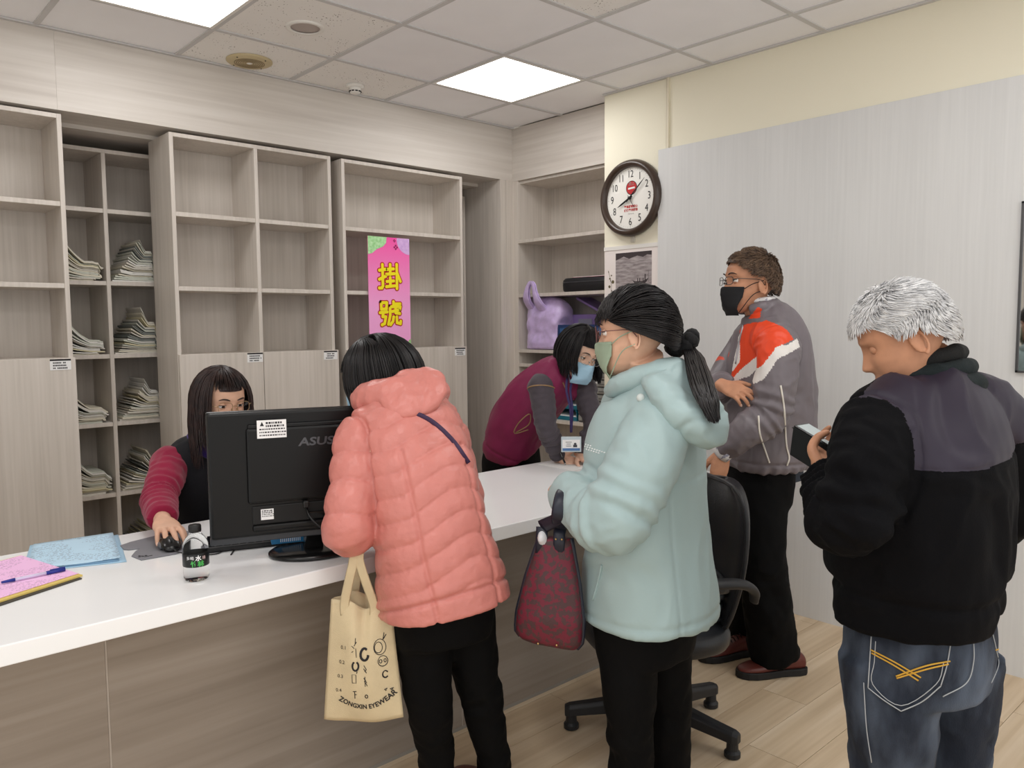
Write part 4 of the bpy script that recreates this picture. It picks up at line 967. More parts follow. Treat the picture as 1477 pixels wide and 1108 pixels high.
def person_body(root, H, trunk, arms, legs, hands, skin, lat, neck, nose=1.0, eyes=True, gaze=(0, 0)):
    """One mesh: fused head, ears and neck; fused hands; fused trunk and limbs beneath the clothes; eyeballs and nails."""
    out = G()
    g = G(); head_solid(g, H, nose); g.tube(neck, [.058, .054, .056, .062][:len(neck)], 20, samples=10)
    V, F = remesh(g, .0031, 2)
    Lc = H.loc(V); fc = Lc[F].mean(1)
    mi = np.where((np.abs(fc[:, 2] - .0425) < .0075 * (1 - np.clip(np.abs(fc[:, 0]) / .027, 0, 1) ** 2)) & (fc[:, 1] > .07), 1, 0)
    out.add(V, F, list(mi))
    if eyes == 'shut':
        for sx in (-1, 1): out.sph(H.w(np.array([[sx * .0315, .0640, .116]]))[0], .0125 * H.k, n=16, k=10, m=0)
    if eyes is True:
        for sx in (-1, 1):
            c = np.array((sx * .0315, .0665, .116)); wc = H.w(c[None])[0]; gz = nrm(H.f + H.l * gaze[0] + H.u * gaze[1])
            out.sph(wc, .0125 * H.k, n=18, k=12, m=2)
            out.rev(wc + gz * .0112 * H.k, [(.0001, .0018), (.0045 * H.k, .0013), (.0062 * H.k, .0)], gz, 16, m=3)
            for lo, hi, z in ((.18, 1.02, 1), (-.98, -.30, -1)):   # upper and lower lid shells
                rings = []
                for ph in np.linspace(lo, hi + .5 * z if z > 0 else hi, 5) if z > 0 else np.linspace(-1.2, lo + .55, 4):
                    rings.append([wc + .0139 * H.k * (H.l * math.sin(a) * math.cos(ph) + H.f * math.cos(a) * math.cos(ph) + H.u * math.sin(ph)) for a in np.linspace(-1.35, 1.35, 13)])
                R = np.array(rings); kk, nn = R.shape[:2]
                out.add(R.reshape(-1, 3), [(i * nn + j, i * nn + j + 1, (i + 1) * nn + j + 1, (i + 1) * nn + j) for i in range(kk - 1) for j in range(nn - 1)], 0)
                if z > 0: out.tube(rings[0], .0011 * H.k, 5, m=4)
            P = [H.w(np.array([[sx * x, y, zz]]))[0] for x, y, zz in ((.014, .0905, .136), (.026, .0915, .1405), (.038, .084, .1415), (.048, .074, .137))]
            out.tube(P, [.002, .0034, .003, .001], 6, flat=.8, m=4, samples=10)
    for hd in hands:
        g = G(); tips = hand_solid(g, **hd)
        el = hd.get('left'); 
        fa = [a for a in arms if np.linalg.norm(np.array(a[0][-1]) - np.array(hd['wrist'])) < .12]
        if fa: p0, p1 = np.array(fa[0][0][-2]), np.array(hd['wrist']); g.tube([p1 + (p0 - p1) * .45, p1 + (p0 - p1) * .12, p1], [.034, .026, .024], 16, samples=8)
        V, F = remesh(g, .0026, 2); out.add(V, F, 0)
        for tp, td, tn in tips: out.sph(tp - td * .002 + tn * .0052, (.006, .0045, .0014), td, np.cross(tn, td), tn, 10, 6, m=5)
    g = G(); body_loft(g, trunk, lat, 24)
    for p, r in arms + legs: limb(g, p, r, 14, 16)
    V, F = remesh(g, .014, 2); out.add(V, F, 0)
    return out.obj('body', [skin, LIP, EYEW, IRIS, BROWH, NAIL], root, smooth=True)

# hair -------------------------------------------------------------
def scalp_pt(th, ph, off):
    """Hair shell in head-local space: ph = angle from the crown."""
    cx, cy, cz = 0, -.008, .118
    a, b, c = .0770 + off, .1000 + off, .1080 + off
    return np.array((cx + a * math.sin(ph) * math.sin(th), cy + b * math.sin(ph) * math.cos(th), cz + c * math.cos(ph)))
def lock(g, P, r0, r1, n=4, flat=.55, ref=(0, 0, 1)):
    k = len(P); t = np.linspace(0, 1, k); rr = r0 * np.minimum(1, .6 + 3 * t) * (1 - t ** 3) + r1 * t
    g.tube(P, rr, n, flat=flat, ref=ref, cap=False)
def hair_cap(g, H, line, off=.006, m=0):
    """Scalp cover from the crown down to polar angle line(th)."""
    n = 40; rings = []
    for q in np.linspace(.02, 1, 12):
        rings.append(H.w(np.array([scalp_pt(a, q * line(a), off) for a in np.arange(n) * 2 * PI / n])))
    g.loft(rings, m, cap=True)
def long_hair(H, R, length, n=520, face=.95, bangs=1.22, bang_w=.75, part=0.0, off=.010, flare=.0, floor_z=None, r=.0032, wav=.004, gather=.9, hz=1.62, wisp=.07):
    """Locks flow from the crown over the shell, then hang under gravity; a fringe covers the forehead."""
    g = G(); line = lambda a: (1.12 if abs(((a + PI) % (2 * PI)) - PI) < face else 1.75); hair_cap(g, H, line, off - .003)
    gd = np.array((0, 0, -1.0)); 
    for i in range(n):
        th = R.uniform(-PI, PI); lay = R.random(); o = off + .012 * lay + R.uniform(-.001, .003)
        P = []; fr = abs(th) < face
        end = (bangs + R.uniform(-wisp, .06)) if fr and abs(th) < bang_w else hz
        if fr and abs(th) < bang_w and R.random() < wisp: continue
        t0 = part + R.uniform(-.12, .12) if abs(th) < 1.9 else th
        for q in np.linspace(.05, 1, 9):
            ph = -.22 + (end + .22) * q; tt = t0 * (1 - min(1, q * 2.2)) + th * min(1, q * 2.2)
            P.append(scalp_pt(tt, ph, o + (.006 * q if not (fr and abs(th) < bang_w) else 0)))
        P = list(H.w(np.array(P)))
        if not (fr and abs(th) < bang_w):
            L = length * R.uniform(.86, 1.04) * (.72 if fr else 1); p = P[-1]; dirn = nrm(P[-1] - P[-2]); ctr = H.w(np.array([[0, -.02, 0]]))[0]
            for q in range(9):
                dirn = nrm(dirn * .45 + gd * .55); ax = ctr - p; ax[2] = 0
                p = p + dirn * L / 9 + nrm(ax) * (.0024 * gather - flare * .002) + np.array((math.sin(i + q * .9), math.cos(i * 1.7 + q), 0)) * wav * .35
                P.append(p)
        lock(g, P, r * R.uniform(.8, 1.25), .0008, 4, .5, ref=tuple(H.l))
    return g
def short_hair(H, R, n, ln, line, comb, lift, r=.0021, off=.004, cap=True, under=0):
    g = G()
    if cap: hair_cap(g, H, lambda a: line(a) - .05, off, m=under)
    for i in range(n):
        th = R.uniform(-PI, PI); mx = line(th); ph = mx * math.sqrt(R.random()) * .99
        d = comb(th, ph); L = ln(th, ph) * R.uniform(.7, 1.2); P = []
        t_, p_ = th, ph; o = off + R.uniform(0, .004)
        for q in range(5):
            P.append(scalp_pt(t_, p_, o + lift(th, ph) * (q / 4) ** 1.3 * R.uniform(.8, 1.1)))
            st = L / 4 / .1; t_ += d[0] * st / max(.25, math.sin(p_)); p_ += d[1] * st
        lock(g, H.w(np.array(P)), r, .0004, 3, 1.0)
    return g
# masks and glasses ------------------------------------------------
def face_mask(root, H, m, seed=0, top=.092, bot=-.012, half=.064, ear=True, strap=None):
    n, k = 25, 15; V = []
    for i in range(k):
        z = bot + (top - bot) * i / (k - 1)
        for j in range(n):
            x = half * (2 * j / (n - 1) - 1) * (1 - .16 * (1 - i / (k - 1)) ** 2); w, f, b = hprof(max(.004, min(z, .1)))
            c, r = (f + b) / 2, (f - b) / 2; y = c + r * max(0, 1 - min(1, abs(x) / max(w, half * 1.04)) ** 2.25) ** (1 / 2.25)
            nose = math.exp(-(x / .024) ** 2) * np.interp(z, [-.02, .02, .06, .085, .1], [-.002, .004, .017, .019, .010])
            y = max(y, .048 - .5 * max(0, abs(x) - .055)) + .006 + nose
            if z < .01: y -= (.01 - z) * .5
            pl = .0036 * abs(((z - bot) / .019) % 1 - .5) * (1 if .012 < z < .075 else 0)
            V.append((x, y + pl, z))
    V = H.w(np.array(V)); F = [(i * n + j, i * n + j + 1, (i + 1) * n + j + 1, (i + 1) * n + j) for i in range(k - 1) for j in range(n - 1)]
    o = G().add(V, F).obj('face_mask', m, root, smooth=True); md = o.modifiers.new('thick', 'SOLIDIFY'); md.thickness = .0015
    for s in (-1, 1):
        jx = n - 1 if s > 0 else 0
        for i in (1, k - 2):
            a = V[i * n + jx]; e = H.w(np.array([[s * .079, -.016, .118 if i > 5 else .082]]))[0]; md_ = H.w(np.array([[s * .0755, .022, .104 if i > 5 else .062]]))[0]
            G().tube([a, md_, e], .0016, 6, samples=10).obj('ear_loop', strap or m, o, smooth=True)
    return o
def glasses(root, H, m, rx=.024, rz=.019, y=.100, z=.113, sq=2.6, dx=.0335, rim=.0011, tint=(240, 240, 240), slip=0.0):
    z = z - slip; 
    gl = None; ps = []
    g = G()
    for s in (-1, 1):
        a = np.linspace(0, 2 * PI, 28, endpoint=False)
        P = np.stack([s * dx + rx * np.sign(np.cos(a)) * np.abs(np.cos(a)) ** (2 / sq), y - .010 * (np.abs(s * dx + rx * np.cos(a)) / .06) ** 2, z + rz * np.sign(np.sin(a)) * np.abs(np.sin(a)) ** (2 / sq)], 1)
        ps.append(P); g.tube(H.w(P), rim, 6, closed=True)
        ed = H.w(np.array([[s * (dx + rx), y - .010, z + .005], [s * .0715, y - .022, z + .007], [s * .077, .04, z + .008], [s * .0785, -.004, z + .006], [s * .0785, -.022, z - .012]]))
        g.tube(ed, rim * 1.1, 6, samples=18)
    g.tube(H.w(np.array([[-dx + rx, y - .001, z + .002], [0, y + .003, z + .006], [dx - rx, y - .001, z + .002]])), rim, 6, samples=8)
    for s in (-1, 1): g.sph(H.w(np.array([[s * .010, y - .006, z - .008]]))[0], (.002, .004, .005), n=8, k=5)
    o = g.obj('eyeglasses', m, root, smooth=True)
    for P in ps:
        V = H.w(P); c = V.mean(0); f = [(28, j, (j + 1) % 28) for j in range(28)]
        G().add(np.vstack([V, c]), f).obj('lens', LENS, o)
    return o
def lens_mat():
    m = bpy.data.materials.new('spectacle_lens'); m.use_nodes = True; nt = m.node_tree; N = nt.nodes; N.remove(N['Principled BSDF'])
    a = N.new('ShaderNodeBsdfTransparent'); b = N.new('ShaderNodeBsdfGlossy'); b.inputs['Roughness'].default_value = .05; x = N.new('ShaderNodeMixShader'); x.inputs[0].default_value = .06
    nt.links.new(a.outputs[0], x.inputs[1]); nt.links.new(b.outputs[0], x.inputs[2]); nt.links.new(x.outputs[0], N['Material Output'].inputs[0]); return m
LENS = lens_mat()
def shoe(root, heel, d, size, m, sole, nm='shoe', lace=None):
    """Shoe: shaped upper on a soled base. heel: point on the floor below the heel, d: toe direction."""
    d = nrm((d[0], d[1], 0)); w = np.array((-d[1], d[0], 0)); L = size; hz = np.asarray(heel, float)
    def sec(x, hw, z0, z1, e=2.6): 
        return [hz + d * x * L + w * hw * math.cos(a) * (abs(math.cos(a)) ** (2 / e - 1) if abs(math.cos(a)) > 1e-6 else 0) + np.array((0, 0, (z0 + z1) / 2 + (z1 - z0) / 2 * np.sign(math.sin(a)) * abs(math.sin(a)) ** (2 / e))) for a in np.arange(24) * 2 * PI / 24]
    b = .026
    u = G().loft([sec(.00, .022, b, .06), sec(.03, .032, b - .002, .085), sec(.12, .038, b - .004, .098), sec(.24, .038, b - .004, .098), sec(.36, .037, b - .004, .088), sec(.48, .041, b - .004, .074), sec(.62, .047, b - .004, .062), sec(.76, .049, b - .004, .054), sec(.88, .043, b - .004, .048), sec(.96, .030, b - .003, .042), sec(1.0, .014, b, .036)]).obj(nm, m, root, smooth=True, sub=1)
    s = G()
    def sl(x, hw, z0, z1): return [hz + d * x * L + w * hw * q for q in (-1,)]
    xs = [(-.02, .020), (.02, .034), (.12, .041), (.25, .039), (.36, .038), (.5, .044), (.64, .050), (.78, .052), (.9, .045), (.98, .030), (1.025, .010)]
    out = [(x, h) for x, h in xs] + [(x, -h) for x, h in xs[::-1]]
    ring = lambda z, k: [hz + d * x * L + w * h * k + np.array((0, 0, z)) for x, h in out]
    s.loft([ring(.001, .94), ring(.006, 1), ring(.026, 1.0), ring(.030, .95)]).obj('sole', sole, u, bevel=.002)
    if lace is not None:
        for k, (x, z, h) in enumerate(((.33, .094, .022), (.385, .088, .022), (.44, .081, .023), (.495, .076, .023))):
            G().tube([hz + d * (x + .01) * L + w * h + np.array((0, 0, z - .008)), hz + d * x * L + np.array((0, 0, z + .003)), hz + d * (x - .01) * L - w * h + np.array((0, 0, z - .008))], .0026, 6, samples=8).obj('lace', lace, u, smooth=True)
    return u
def snap(bv, p, d, lift=.001):
    """Drop a point onto a garment along d."""
    h = bv.ray_cast(Vector(p), Vector(nrm(d)))
    return (np.array(h[0]) - nrm(d) * lift) if h[0] is not None else None
def bvh(V, F): return BVHTree.FromPolygons([tuple(v) for v in V], [tuple(int(i) for i in (q if q[2] != q[3] else q[:3])) for q in F])
def trace(bv, rays, n=24, lift=.0012):
    """Lay a line on a garment: rays are (point beside the cloth, direction towards it)."""
    A = np.array(rays, float).reshape(len(rays), 6); out = []
    for q in spline(A, n):
        h = snap(bv, q[:3], q[3:], lift)
        if h is not None: out.append(h)
    return out

# ------------------------------------------------------------------ people: fabrics
def cloth(name, rgb, rough=.8, sheen=.2, var=.04, bump=.15, bscale=300, spec=.15): return mat(name, rgb, rough, sheen=sheen, var=var, vscale=14, bump=bump, bscale=bscale, spec=spec)
PUFF = mat('salmon_down_nylon', (205, 128, 119), .36, var=.03, vscale=18, bump=.45, bscale=60, spec=.45)
BLKT = cloth('black_trouser_cloth', (8, 8, 9), .8, .0)
MINT = mat('pale_mint_shell', (163, 185, 186), .5, var=.02, vscale=8, bump=.06, bscale=200, spec=.35)
GREYJ = mat('grey_track_jacket', (112, 105, 110), .42, var=.04, vscale=12, bump=.08, bscale=160, spec=.45)
ORANGE = mat('orange_panel', (226, 72, 36), .45, spec=.4); WHITEC = mat('white_panel', (226, 222, 218), .5); PIPING = mat('cream_piping', (222, 216, 206), .5)
NAVYJ = cloth('black_navy_fleece', (7, 7, 10), .85, .0, bump=.2, bscale=240); YOKE = mat('plum_black_yoke', (44, 38, 52), .5, var=.05, vscale=10, spec=.35)
KNIT = mat('dark_green_knit', (18, 28, 30), .9, stretch=(1, 1, 1), bump=.5, bscale=350); KNITB = mat('black_rib_knit', (18, 18, 18), .9, bump=.6, bscale=260)
MAGENTA = mat('magenta_vest_shell', (122, 32, 72), .55, var=.05, vscale=14, spec=.35); GREYS = cloth('charcoal_sleeve_knit', (78, 72, 78), .85, .2)
MAROON = cloth('maroon_sleeve_knit', (142, 32, 62), .85, .2); BLKV = cloth('black_vest_shell', (24, 24, 28), .7, .1); PURPLE = cloth('purple_collar_fleece', (56, 36, 112), .9, .3)
BROWNL = mat('red_brown_leather', (94, 44, 38), .35, var=.06, vscale=20, spec=.5, bump=.1, bscale=160); SOLEB = mat('black_rubber_sole', (26, 25, 25), .7); LACE = mat('dark_lace', (44, 26, 24), .8)
SAGE = mat('sage_mask_cloth', (150, 168, 146), .85); BLUEM = mat('blue_mask_cloth', (166, 204, 226), .85); BLKM = mat('black_mask_cloth', (22, 22, 25), .85)
GOLDW = mat('thin_gold_wire', (176, 150, 116), .3, metal=1); GUNM = mat('gunmetal_wire', (84, 80, 78), .35, metal=.9); SILV = mat('silver_wire', (190, 188, 184), .25, metal=1)
def left_of(F): F = nrm((F[0], F[1], 0)); return np.array((-F[1], F[0], 0))
def trousers(root, hip, lat, legs, m, seed, voxel=.0095, amp=.006, hipw=.17, hipd=.125, top=.16, mi=None, mats=None, disp=None):
    g = G(); hip = np.asarray(hip, float)
    body_loft(g, [(hip + (0, 0, -.10), hipw * .9, hipd * .95), (hip, hipw, hipd), (hip + (0, 0, top * .6), hipw * .97, hipd * .95), (hip + (0, 0, top), hipw * .92, hipd * .9)], lat)
    for p, r in legs: limb(g, p, r, 18, 26)
    V, F = remesh(g, voxel, 5)
    ax, z = V, V[:, 2]
    w = np.zeros(len(V))
    for p, r in legs:
        dd, t = seg_param(V, p); L = sum(np.linalg.norm(np.subtract(a, b)) for a, b in zip(p[:-1], p[1:]))
        w = np.maximum(w, np.exp(-((t - L * .52) / (L * .16)) ** 2) + np.exp(-((t - L * .93) / (L * .14)) ** 2))
    V = push(V, F, folds(V, seed, amp, 13, (0, 0, 1), .9) * (.3 + .8 * w) + folds(V, seed + 3, amp * .7, 9, nrm((.5, .3, 1)), .3) * .5)
    if disp is not None: V = push(V, F, disp(V))
    V = smooth(V, F, 1, .4)
    o = vis_obj('trousers', V, F, mats or [m], root, None if mi is None else mi(V[F].mean(1)))
    return o, V, F
def garment(g, voxel, it=4): return remesh(g, voxel, it)

# ================================================================== 1: woman in the salmon down jacket
R = random.Random(21)
root = thing('person', 'woman in a salmon pink quilted down jacket leaning over the counter', 'person', (1.35, 1.72, 0))
Fp = nrm((.22, .975, 0)); Lp = left_of(Fp)
hipc = np.array((1.277, 1.705, 0.704))
T1 = [(1.282, 1.687, 0.678), (1.277, 1.692, 0.737), (1.259, 1.708, 0.872), (1.257, 1.750, 1.000), (1.266, 1.810, 1.098), (1.279, 1.852, 1.182), (1.288, 1.885, 1.228)]
W1 = [(.182, .155), (.178, .150), (.156, .132), (.155, .130), (.158, .126), (.138, .108), (.08, .075)]
shL, elL, wrL = (1.142, 1.869, 1.127), (1.057, 1.798, 0.902), (1.272, 1.913, 0.949)
shR, elR, wrR = (1.424, 1.869, 1.126), (1.460, 1.863, 0.869), (1.30, 2.14, .845)
H = Head((1.283, 1.984, 1.278), (-.68, .70, -.20), (-.12, .18, 1)); Hpink = H
person_body(root, H, [(hipc, .15, .11), (T1[3], .14, .10), (T1[4], .15, .10), (T1[5], .11, .08), (T1[6], .05, .05)], [([shL, elL, wrL], [.04, .035, .026]), ([shR, elR, wrR], [.04, .035, .026])], [], [dict(wrist=wrL, d=(.7, .6, .2), back=(-.6, .5, .4), left=True), dict(wrist=wrR, d=(-.5, .8, -.1), back=(0, 0, 1), left=False)], SKIN[2], Lp, [T1[5], T1[6], H.w(np.array([[0, -.02, .05]]))[0]], eyes=True)
g = G(); body_loft(g, [(c, *w) for c, w in zip(T1, W1)], Lp, 32, 2.4)
armL = [shL, np.array(shL) * .45 + np.array(elL) * .55 + (-.012, -.012, 0), elL, np.array(elL) * .5 + np.array(wrL) * .5, wrL]
armR = [shR, np.array(shR) * .5 + np.array(elR) * .5 + (.02, 0, 0), elR, wrR]
limb(g, [np.array(T1[5]) * .5 + np.array(shL) * .5, *armL], [.080, .068, .064, .068, .058, .05], 20, 30); limb(g, [np.array(T1[5]) * .5 + np.array(shR) * .5, *armR], [.085, .074, .07, .07, .05], 20, 26)
V, F = garment(g, .0046, 6)
dT, tT = seg_param(V, T1); dL, tL = seg_param(V, armL); dR, tR = seg_param(V, armR)
axis = nrm(np.array(T1[4]) - np.array(T1[1])); sp_ = np.concatenate([[0], np.cumsum(np.linalg.norm(np.diff(np.array(T1), axis=0), axis=1))]); cen = np.stack([np.interp(tT, sp_, np.array(T1)[:, k]) for k in range(3)], 1)
rel = V - np.array(T1[0]); ht = rel @ axis; lw = (V - cen) @ Lp; bw = (V - cen) @ Fp
Ltot = np.linalg.norm(np.array(T1[6]) - np.array(T1[0]))
isL = (dL / .078 < dT / .165) ; isR = (dR / .074 < dT / .165) & ~isL
side = np.clip((np.abs(lw) - .085) / .03, 0, 1)          # beyond the princess seams the channels run level
phi = (ht + .42 * np.sqrt((np.clip(lw, -.14, .10) + .05) ** 2 + .0016) + .004 * vnoise(V * 9, 4)) / .062
phi = np.where(isL, tL / .078 + .25 + .03 * vnoise(V * 12, 7), np.where(isR, tR / .078, phi))
pf = np.abs(np.sin(PI * phi)) ** .36 - .78
seam = np.exp(-((np.abs(lw + .01) - .092) / .006) ** 2) * (bw < .0) * (tT < .40) * (~isL) * (~isR)
joinL = np.exp(-((dL / .078 - dT / .165) / .07) ** 2) * (tT > .25)
hemband = np.exp(-((ht - .026) / .006) ** 2) * (~isL) * (~isR)
nearhem = (ht < .03) & ~isL & ~isR
pf = np.where(nearhem, .1, pf)
V2 = push(V, F, np.where(isL, .013, .0095) * pf - .007 * seam - .012 * joinL - .010 * hemband + folds(V, 5, .0016, 34, axis, 1.6) * (.4 + .8 * np.clip(-pf * 2, 0, 1)) + .0022 * fbm(V * 16, 9))
V2 = smooth(V2, F, 1, .35); jp = vis_obj('down_jacket', V2, F, [PUFF], root); bvp = bvh(V2, F)
g = G(); nk = np.array(T1[6]); ring = []
for a in np.linspace(-2.35, 2.35, 15):
    c, s = math.cos(a), math.sin(a); ring.append(nk + (-Fp) * (.092 * c) + Lp * (.098 * s) + np.array((0, 0, .004 + .020 * c)) + Fp * .012)
g.tube(ring, [.026, .036, .044] + [.05] * 9 + [.044, .036, .026], 18, ref=(0, 0, 1), flat=.9)
hc = np.array((1.264, 1.785, 1.254)); g.sph(hc, (.104, .066, .060), nrm(Lp + np.array((0, 0, -.28))), nrm(-Fp + np.array((0, 0, -.5))), nrm(Fp * .5 + np.array((0, 0, 1))), 28, 16)
V, F = garment(g, .0062, 5); rel = V - hc
q = rel @ nrm(Lp * .75 + np.array((0, 0, 1)) * .5 + Fp * .1); pf = np.abs(np.sin(PI * (q / .085 + .5 * (rel @ (-Fp)) / .1 + .1 * vnoise(V * 14, 3)))) ** .45 - .7
V = push(V, F, .007 * pf + folds(V, 15, .003, 26, (0, 0, 1), .8)); V = smooth(V, F, 1, .35); vis_obj('hood', V, F, [PUFF], root)
st = trace(bvp, [((1.087, 1.580, 1.237), (0.5637, 0.8192, -0.1054)), ((1.134, 1.537, 1.209), (0.5893, 0.7989, -0.1199)), ((1.173, 1.502, 1.161), (0.6092, 0.7797, -0.1447)), ((1.203, 1.475, 1.103), (0.6223, 0.7631, -0.1743))], 22, .004)
G().tube(st, .0065, 8, flat=.4, ref=tuple(DY)).obj('crossbody_strap', mat('dark_purple_strap', (58, 38, 70), .6), root, smooth=True)
hg = long_hair(H, R, .15, 1000, face=1.2, bangs=1.2, bang_w=.7, off=.010, gather=1.2); hg.obj('hair', HB, root, smooth=True)
face_mask(root, H, BLUEM); glasses(root, H, GOLDW)
legsL = [np.array((1.241, 1.738, 0.646)), (1.258, 1.736, 0.424), (1.314, 1.780, 0.203), (1.336, 1.800, 0.048)]; legsR = [np.array((1.383, 1.717, 0.625)), (1.433, 1.725, 0.391), (1.501, 1.744, 0.145), (1.526, 1.762, 0.017)]
trousers(root, np.array((1.291, 1.706, 0.671)), Lp, [(legsL, [.088, .066, .052, .056]), (legsR, [.085, .064, .050, .052])], BLKT, 31, hipw=.148, hipd=.112)
shoe(root, (1.36, 1.745, 0), (.35, .95), .25, BROWNL, SOLEB, lace=LACE); shoe(root, (1.49, 1.66, 0), (-.05, 1), .25, BROWNL, SOLEB, lace=LACE)

# tote bag hanging from her left forearm
t = thing('tote_bag', 'cream canvas tote bag with printed rows hanging from the salmon jacket sleeve', 'bag', (1.088, 1.796, 0.381))
te = nrm(np.array((1.174, 1.718, 0.525)) - np.array((1.010, 1.868, 0.527))); te = nrm(te * (1, 1, 0)); tn = np.cross(te, (0, 0, 1)); tz = np.array((0, 0, 1.0))
to = np.array((1.088, 1.796, 0.371)); th_ = 1.0 * (np.array((1.087, 1.797, 0.708)) - to)[2]
CANV = mat('cream_canvas', (214, 196, 160), .9, var=.04, vscale=18, bump=.3, bscale=500)
def tote_w(v): return .107 - .026 * v
def tote_front(u, v):
    b = .030 * (1 - u * u) * (math.sin(PI * min(1, v * 1.05)) ** .7 + .15) - .010 * math.exp(-((u - .08) / .16) ** 2) * v * 1.6 + .004 * math.sin(5 * u + 3 * v)
    zz = th_ * v - (.030 * math.exp(-((u - .12) / .28) ** 2)) * v ** 4 + .008 * (u * u) * (1 - v)
    return to + te * (tote_w(v) * u + .012 * v * 0) + tz * zz + tn * b
rows = []
for v in np.linspace(0, 1, 26):
    fr = [tote_front(u, v) for u in np.linspace(-1, 1, 25)]
    bk = [tote_front(u, v) - tn * (.012 + .05 * (1 - u * u) * (.4 + .6 * math.sin(PI * min(1, v * .9 + .1)))) + tz * .028 * v ** 3 * math.exp(-(u / .5) ** 2) for u in np.linspace(1, -1, 25)[1:-1]]
    rows.append(np.array(fr + bk))
g = G().loft(rows, cap=False); n0 = len(rows[0]); g.f.append(tuple(range(n0 - 1, -1, -1))); g.m.append(0)
o = g.obj('bag_body', CANV, t, smooth=True); md = o.modifiers.new('cloth', 'SOLIDIFY'); md.thickness = .0022; md.offset = -1
TV = np.vstack(rows); TF = [tuple(q) for q in np.array([(i * n0 + j, i * n0 + (j + 1) % n0, (i + 1) * n0 + (j + 1) % n0, (i + 1) * n0 + j) for i in range(25) for j in range(n0)])]
bvt = BVHTree.FromPolygons([tuple(q) for q in TV], TF)
fa = np.array((1.092, 1.820, 0.840))
for s, off in ((-.52, 0.0), (.42, .004)):
    a = tote_front(s, .985) + tn * .003; c = fa + te * (.0 + off * 4) + tn * .045 + tz * -.02
    G().tube([a - tz * .035, a, a * .45 + c * .55 + tn * .004, c, fa + te * off * 4 + tz * .012 + tn * .035 * (1 if s < 0 else 1)], .0125, 8, flat=.12, ref=tuple(tn), samples=20).obj('handle', CANV, t, smooth=True)
b_ = tote_front(.1, .96) - tn * .06 + tz * .02; G().tube([b_ - te * .04, fa - tn * .03 - tz * .02, fa + tz * .062 - tn * .0, fa + tn * .03 + tz * .02], .0125, 8, flat=.12, ref=tuple(tn), samples=20).obj('handle', CANV, t, smooth=True)
TVL = lambda u, v: to + te * (tote_w(v) * u) + tz * th_ * v + tn * .15
def stamp(vs, fs, nm, m=INK):
    out = []
    for p in vs:
        q = snap(bvt, p, -tn, .0012); out.append(q if q is not None else p - tn * .12)
    return G().add(out, fs).obj(nm, m, t)
for k, s in enumerate(('0.1', '0.2', '0.3', '0.4')):
    v, f = text_geo(s, .0135, TVL(-.50 - .07 * k * .6, .635 - .118 * k), te, tz); stamp(v, f, 'printed_number')
v, f = text_geo('ZONGXIN EYEWEAR', .0185, (0, 0, 0), (1, 0, 0), (0, 1, 0), bold=.0005)
q = v[:, 0] / .075; sl = (.040 * q + .006) / .075
stamp(TVL(0, .165) + np.outer(v[:, 0] * .86 + .014 - v[:, 1] * sl, te) + np.outer(v[:, 1] + .020 * q * q - .004 + .006 * q, tz), f, 'printed_lettering')
def strokes(paths, r, nm):
    g = G()
    for P in paths:
        P = [TVL(*q) for q in P]; P2 = [snap(bvt, p, -tn, .0008) for p in P]; P2 = [q for q in P2 if q is not None]
        if len(P2) > 1: g.tube(P2, r, 5, flat=.4, ref=tuple(tn))
    if g.n: g.obj(nm, INK, t)
def arc(u, v, ru, rv, a0, a1, n=14): return [(u + ru * math.cos(a), v + rv * math.sin(a)) for a in np.linspace(a0, a1, n)]
strokes([arc(.12, .585, .11, .046, .9, 6.2)], .0034, 'printed_ring'); strokes([arc(-.13, .50, .085, .036, 2.0, 7.4)], .0026, 'printed_ring'); strokes([arc(.66, .41, .07, .028, .5, 5.6)], .002, 'printed_ring'); strokes([arc(.14, .245, .035, .014, 0, 6.28)], .0012, 'printed_ring')
strokes([arc(.56, .635, .17, .062, 0, 6.3, 18), arc(.52, .632, .11, .043, 0, 6.3), [(.66, .69), (.76, .73)], [(.66, .69), (.70, .745)]], .001, 'printed_television')
strokes([arc(.62, .52, .13, .042, 0, 6.3, 18), arc(.56, .52, .035, .014, 0, 6.3), arc(.68, .522, .03, .014, 0, 6.3)], .0011, 'printed_camera')
strokes([[(-.17, .66), (-.10, .69)], [(-.16, .64), (-.24, .66)], [(-.14, .67), (-.13, .72)], [(-.12, .64), (-.10, .57)], [(-.19, .62), (-.24, .61)]], .0009, 'printed_firework')
strokes([[(-.23, .36), (-.23, .43), (-.12, .43), (-.12, .36), (-.23, .36)], [(-.10, .44), (-.08, .46)]], .0009, 'printed_cup')
strokes([[(-.17, .225), (-.17, .29)], [(-.22, .285), (-.12, .29)], [(-.17, .26), (-.12, .262)]], .0011, 'printed_tree')
strokes([[(.10, .50), (.16, .47)], [(.09, .475), (.17, .44)], [(.12, .45), (.17, .47)], [(.09, .40), (.17, .36)], [(.10, .375), (.18, .335)], [(.12, .41), (.12, .33)]], .001, 'printed_leaf')
strokes([[(.60, .285), (.68, .29)], [(.74, .28), (.84, .285)], [(.62, .275), (.66, .278)], [(.76, .27), (.82, .275)]], .0012, 'printed_words')

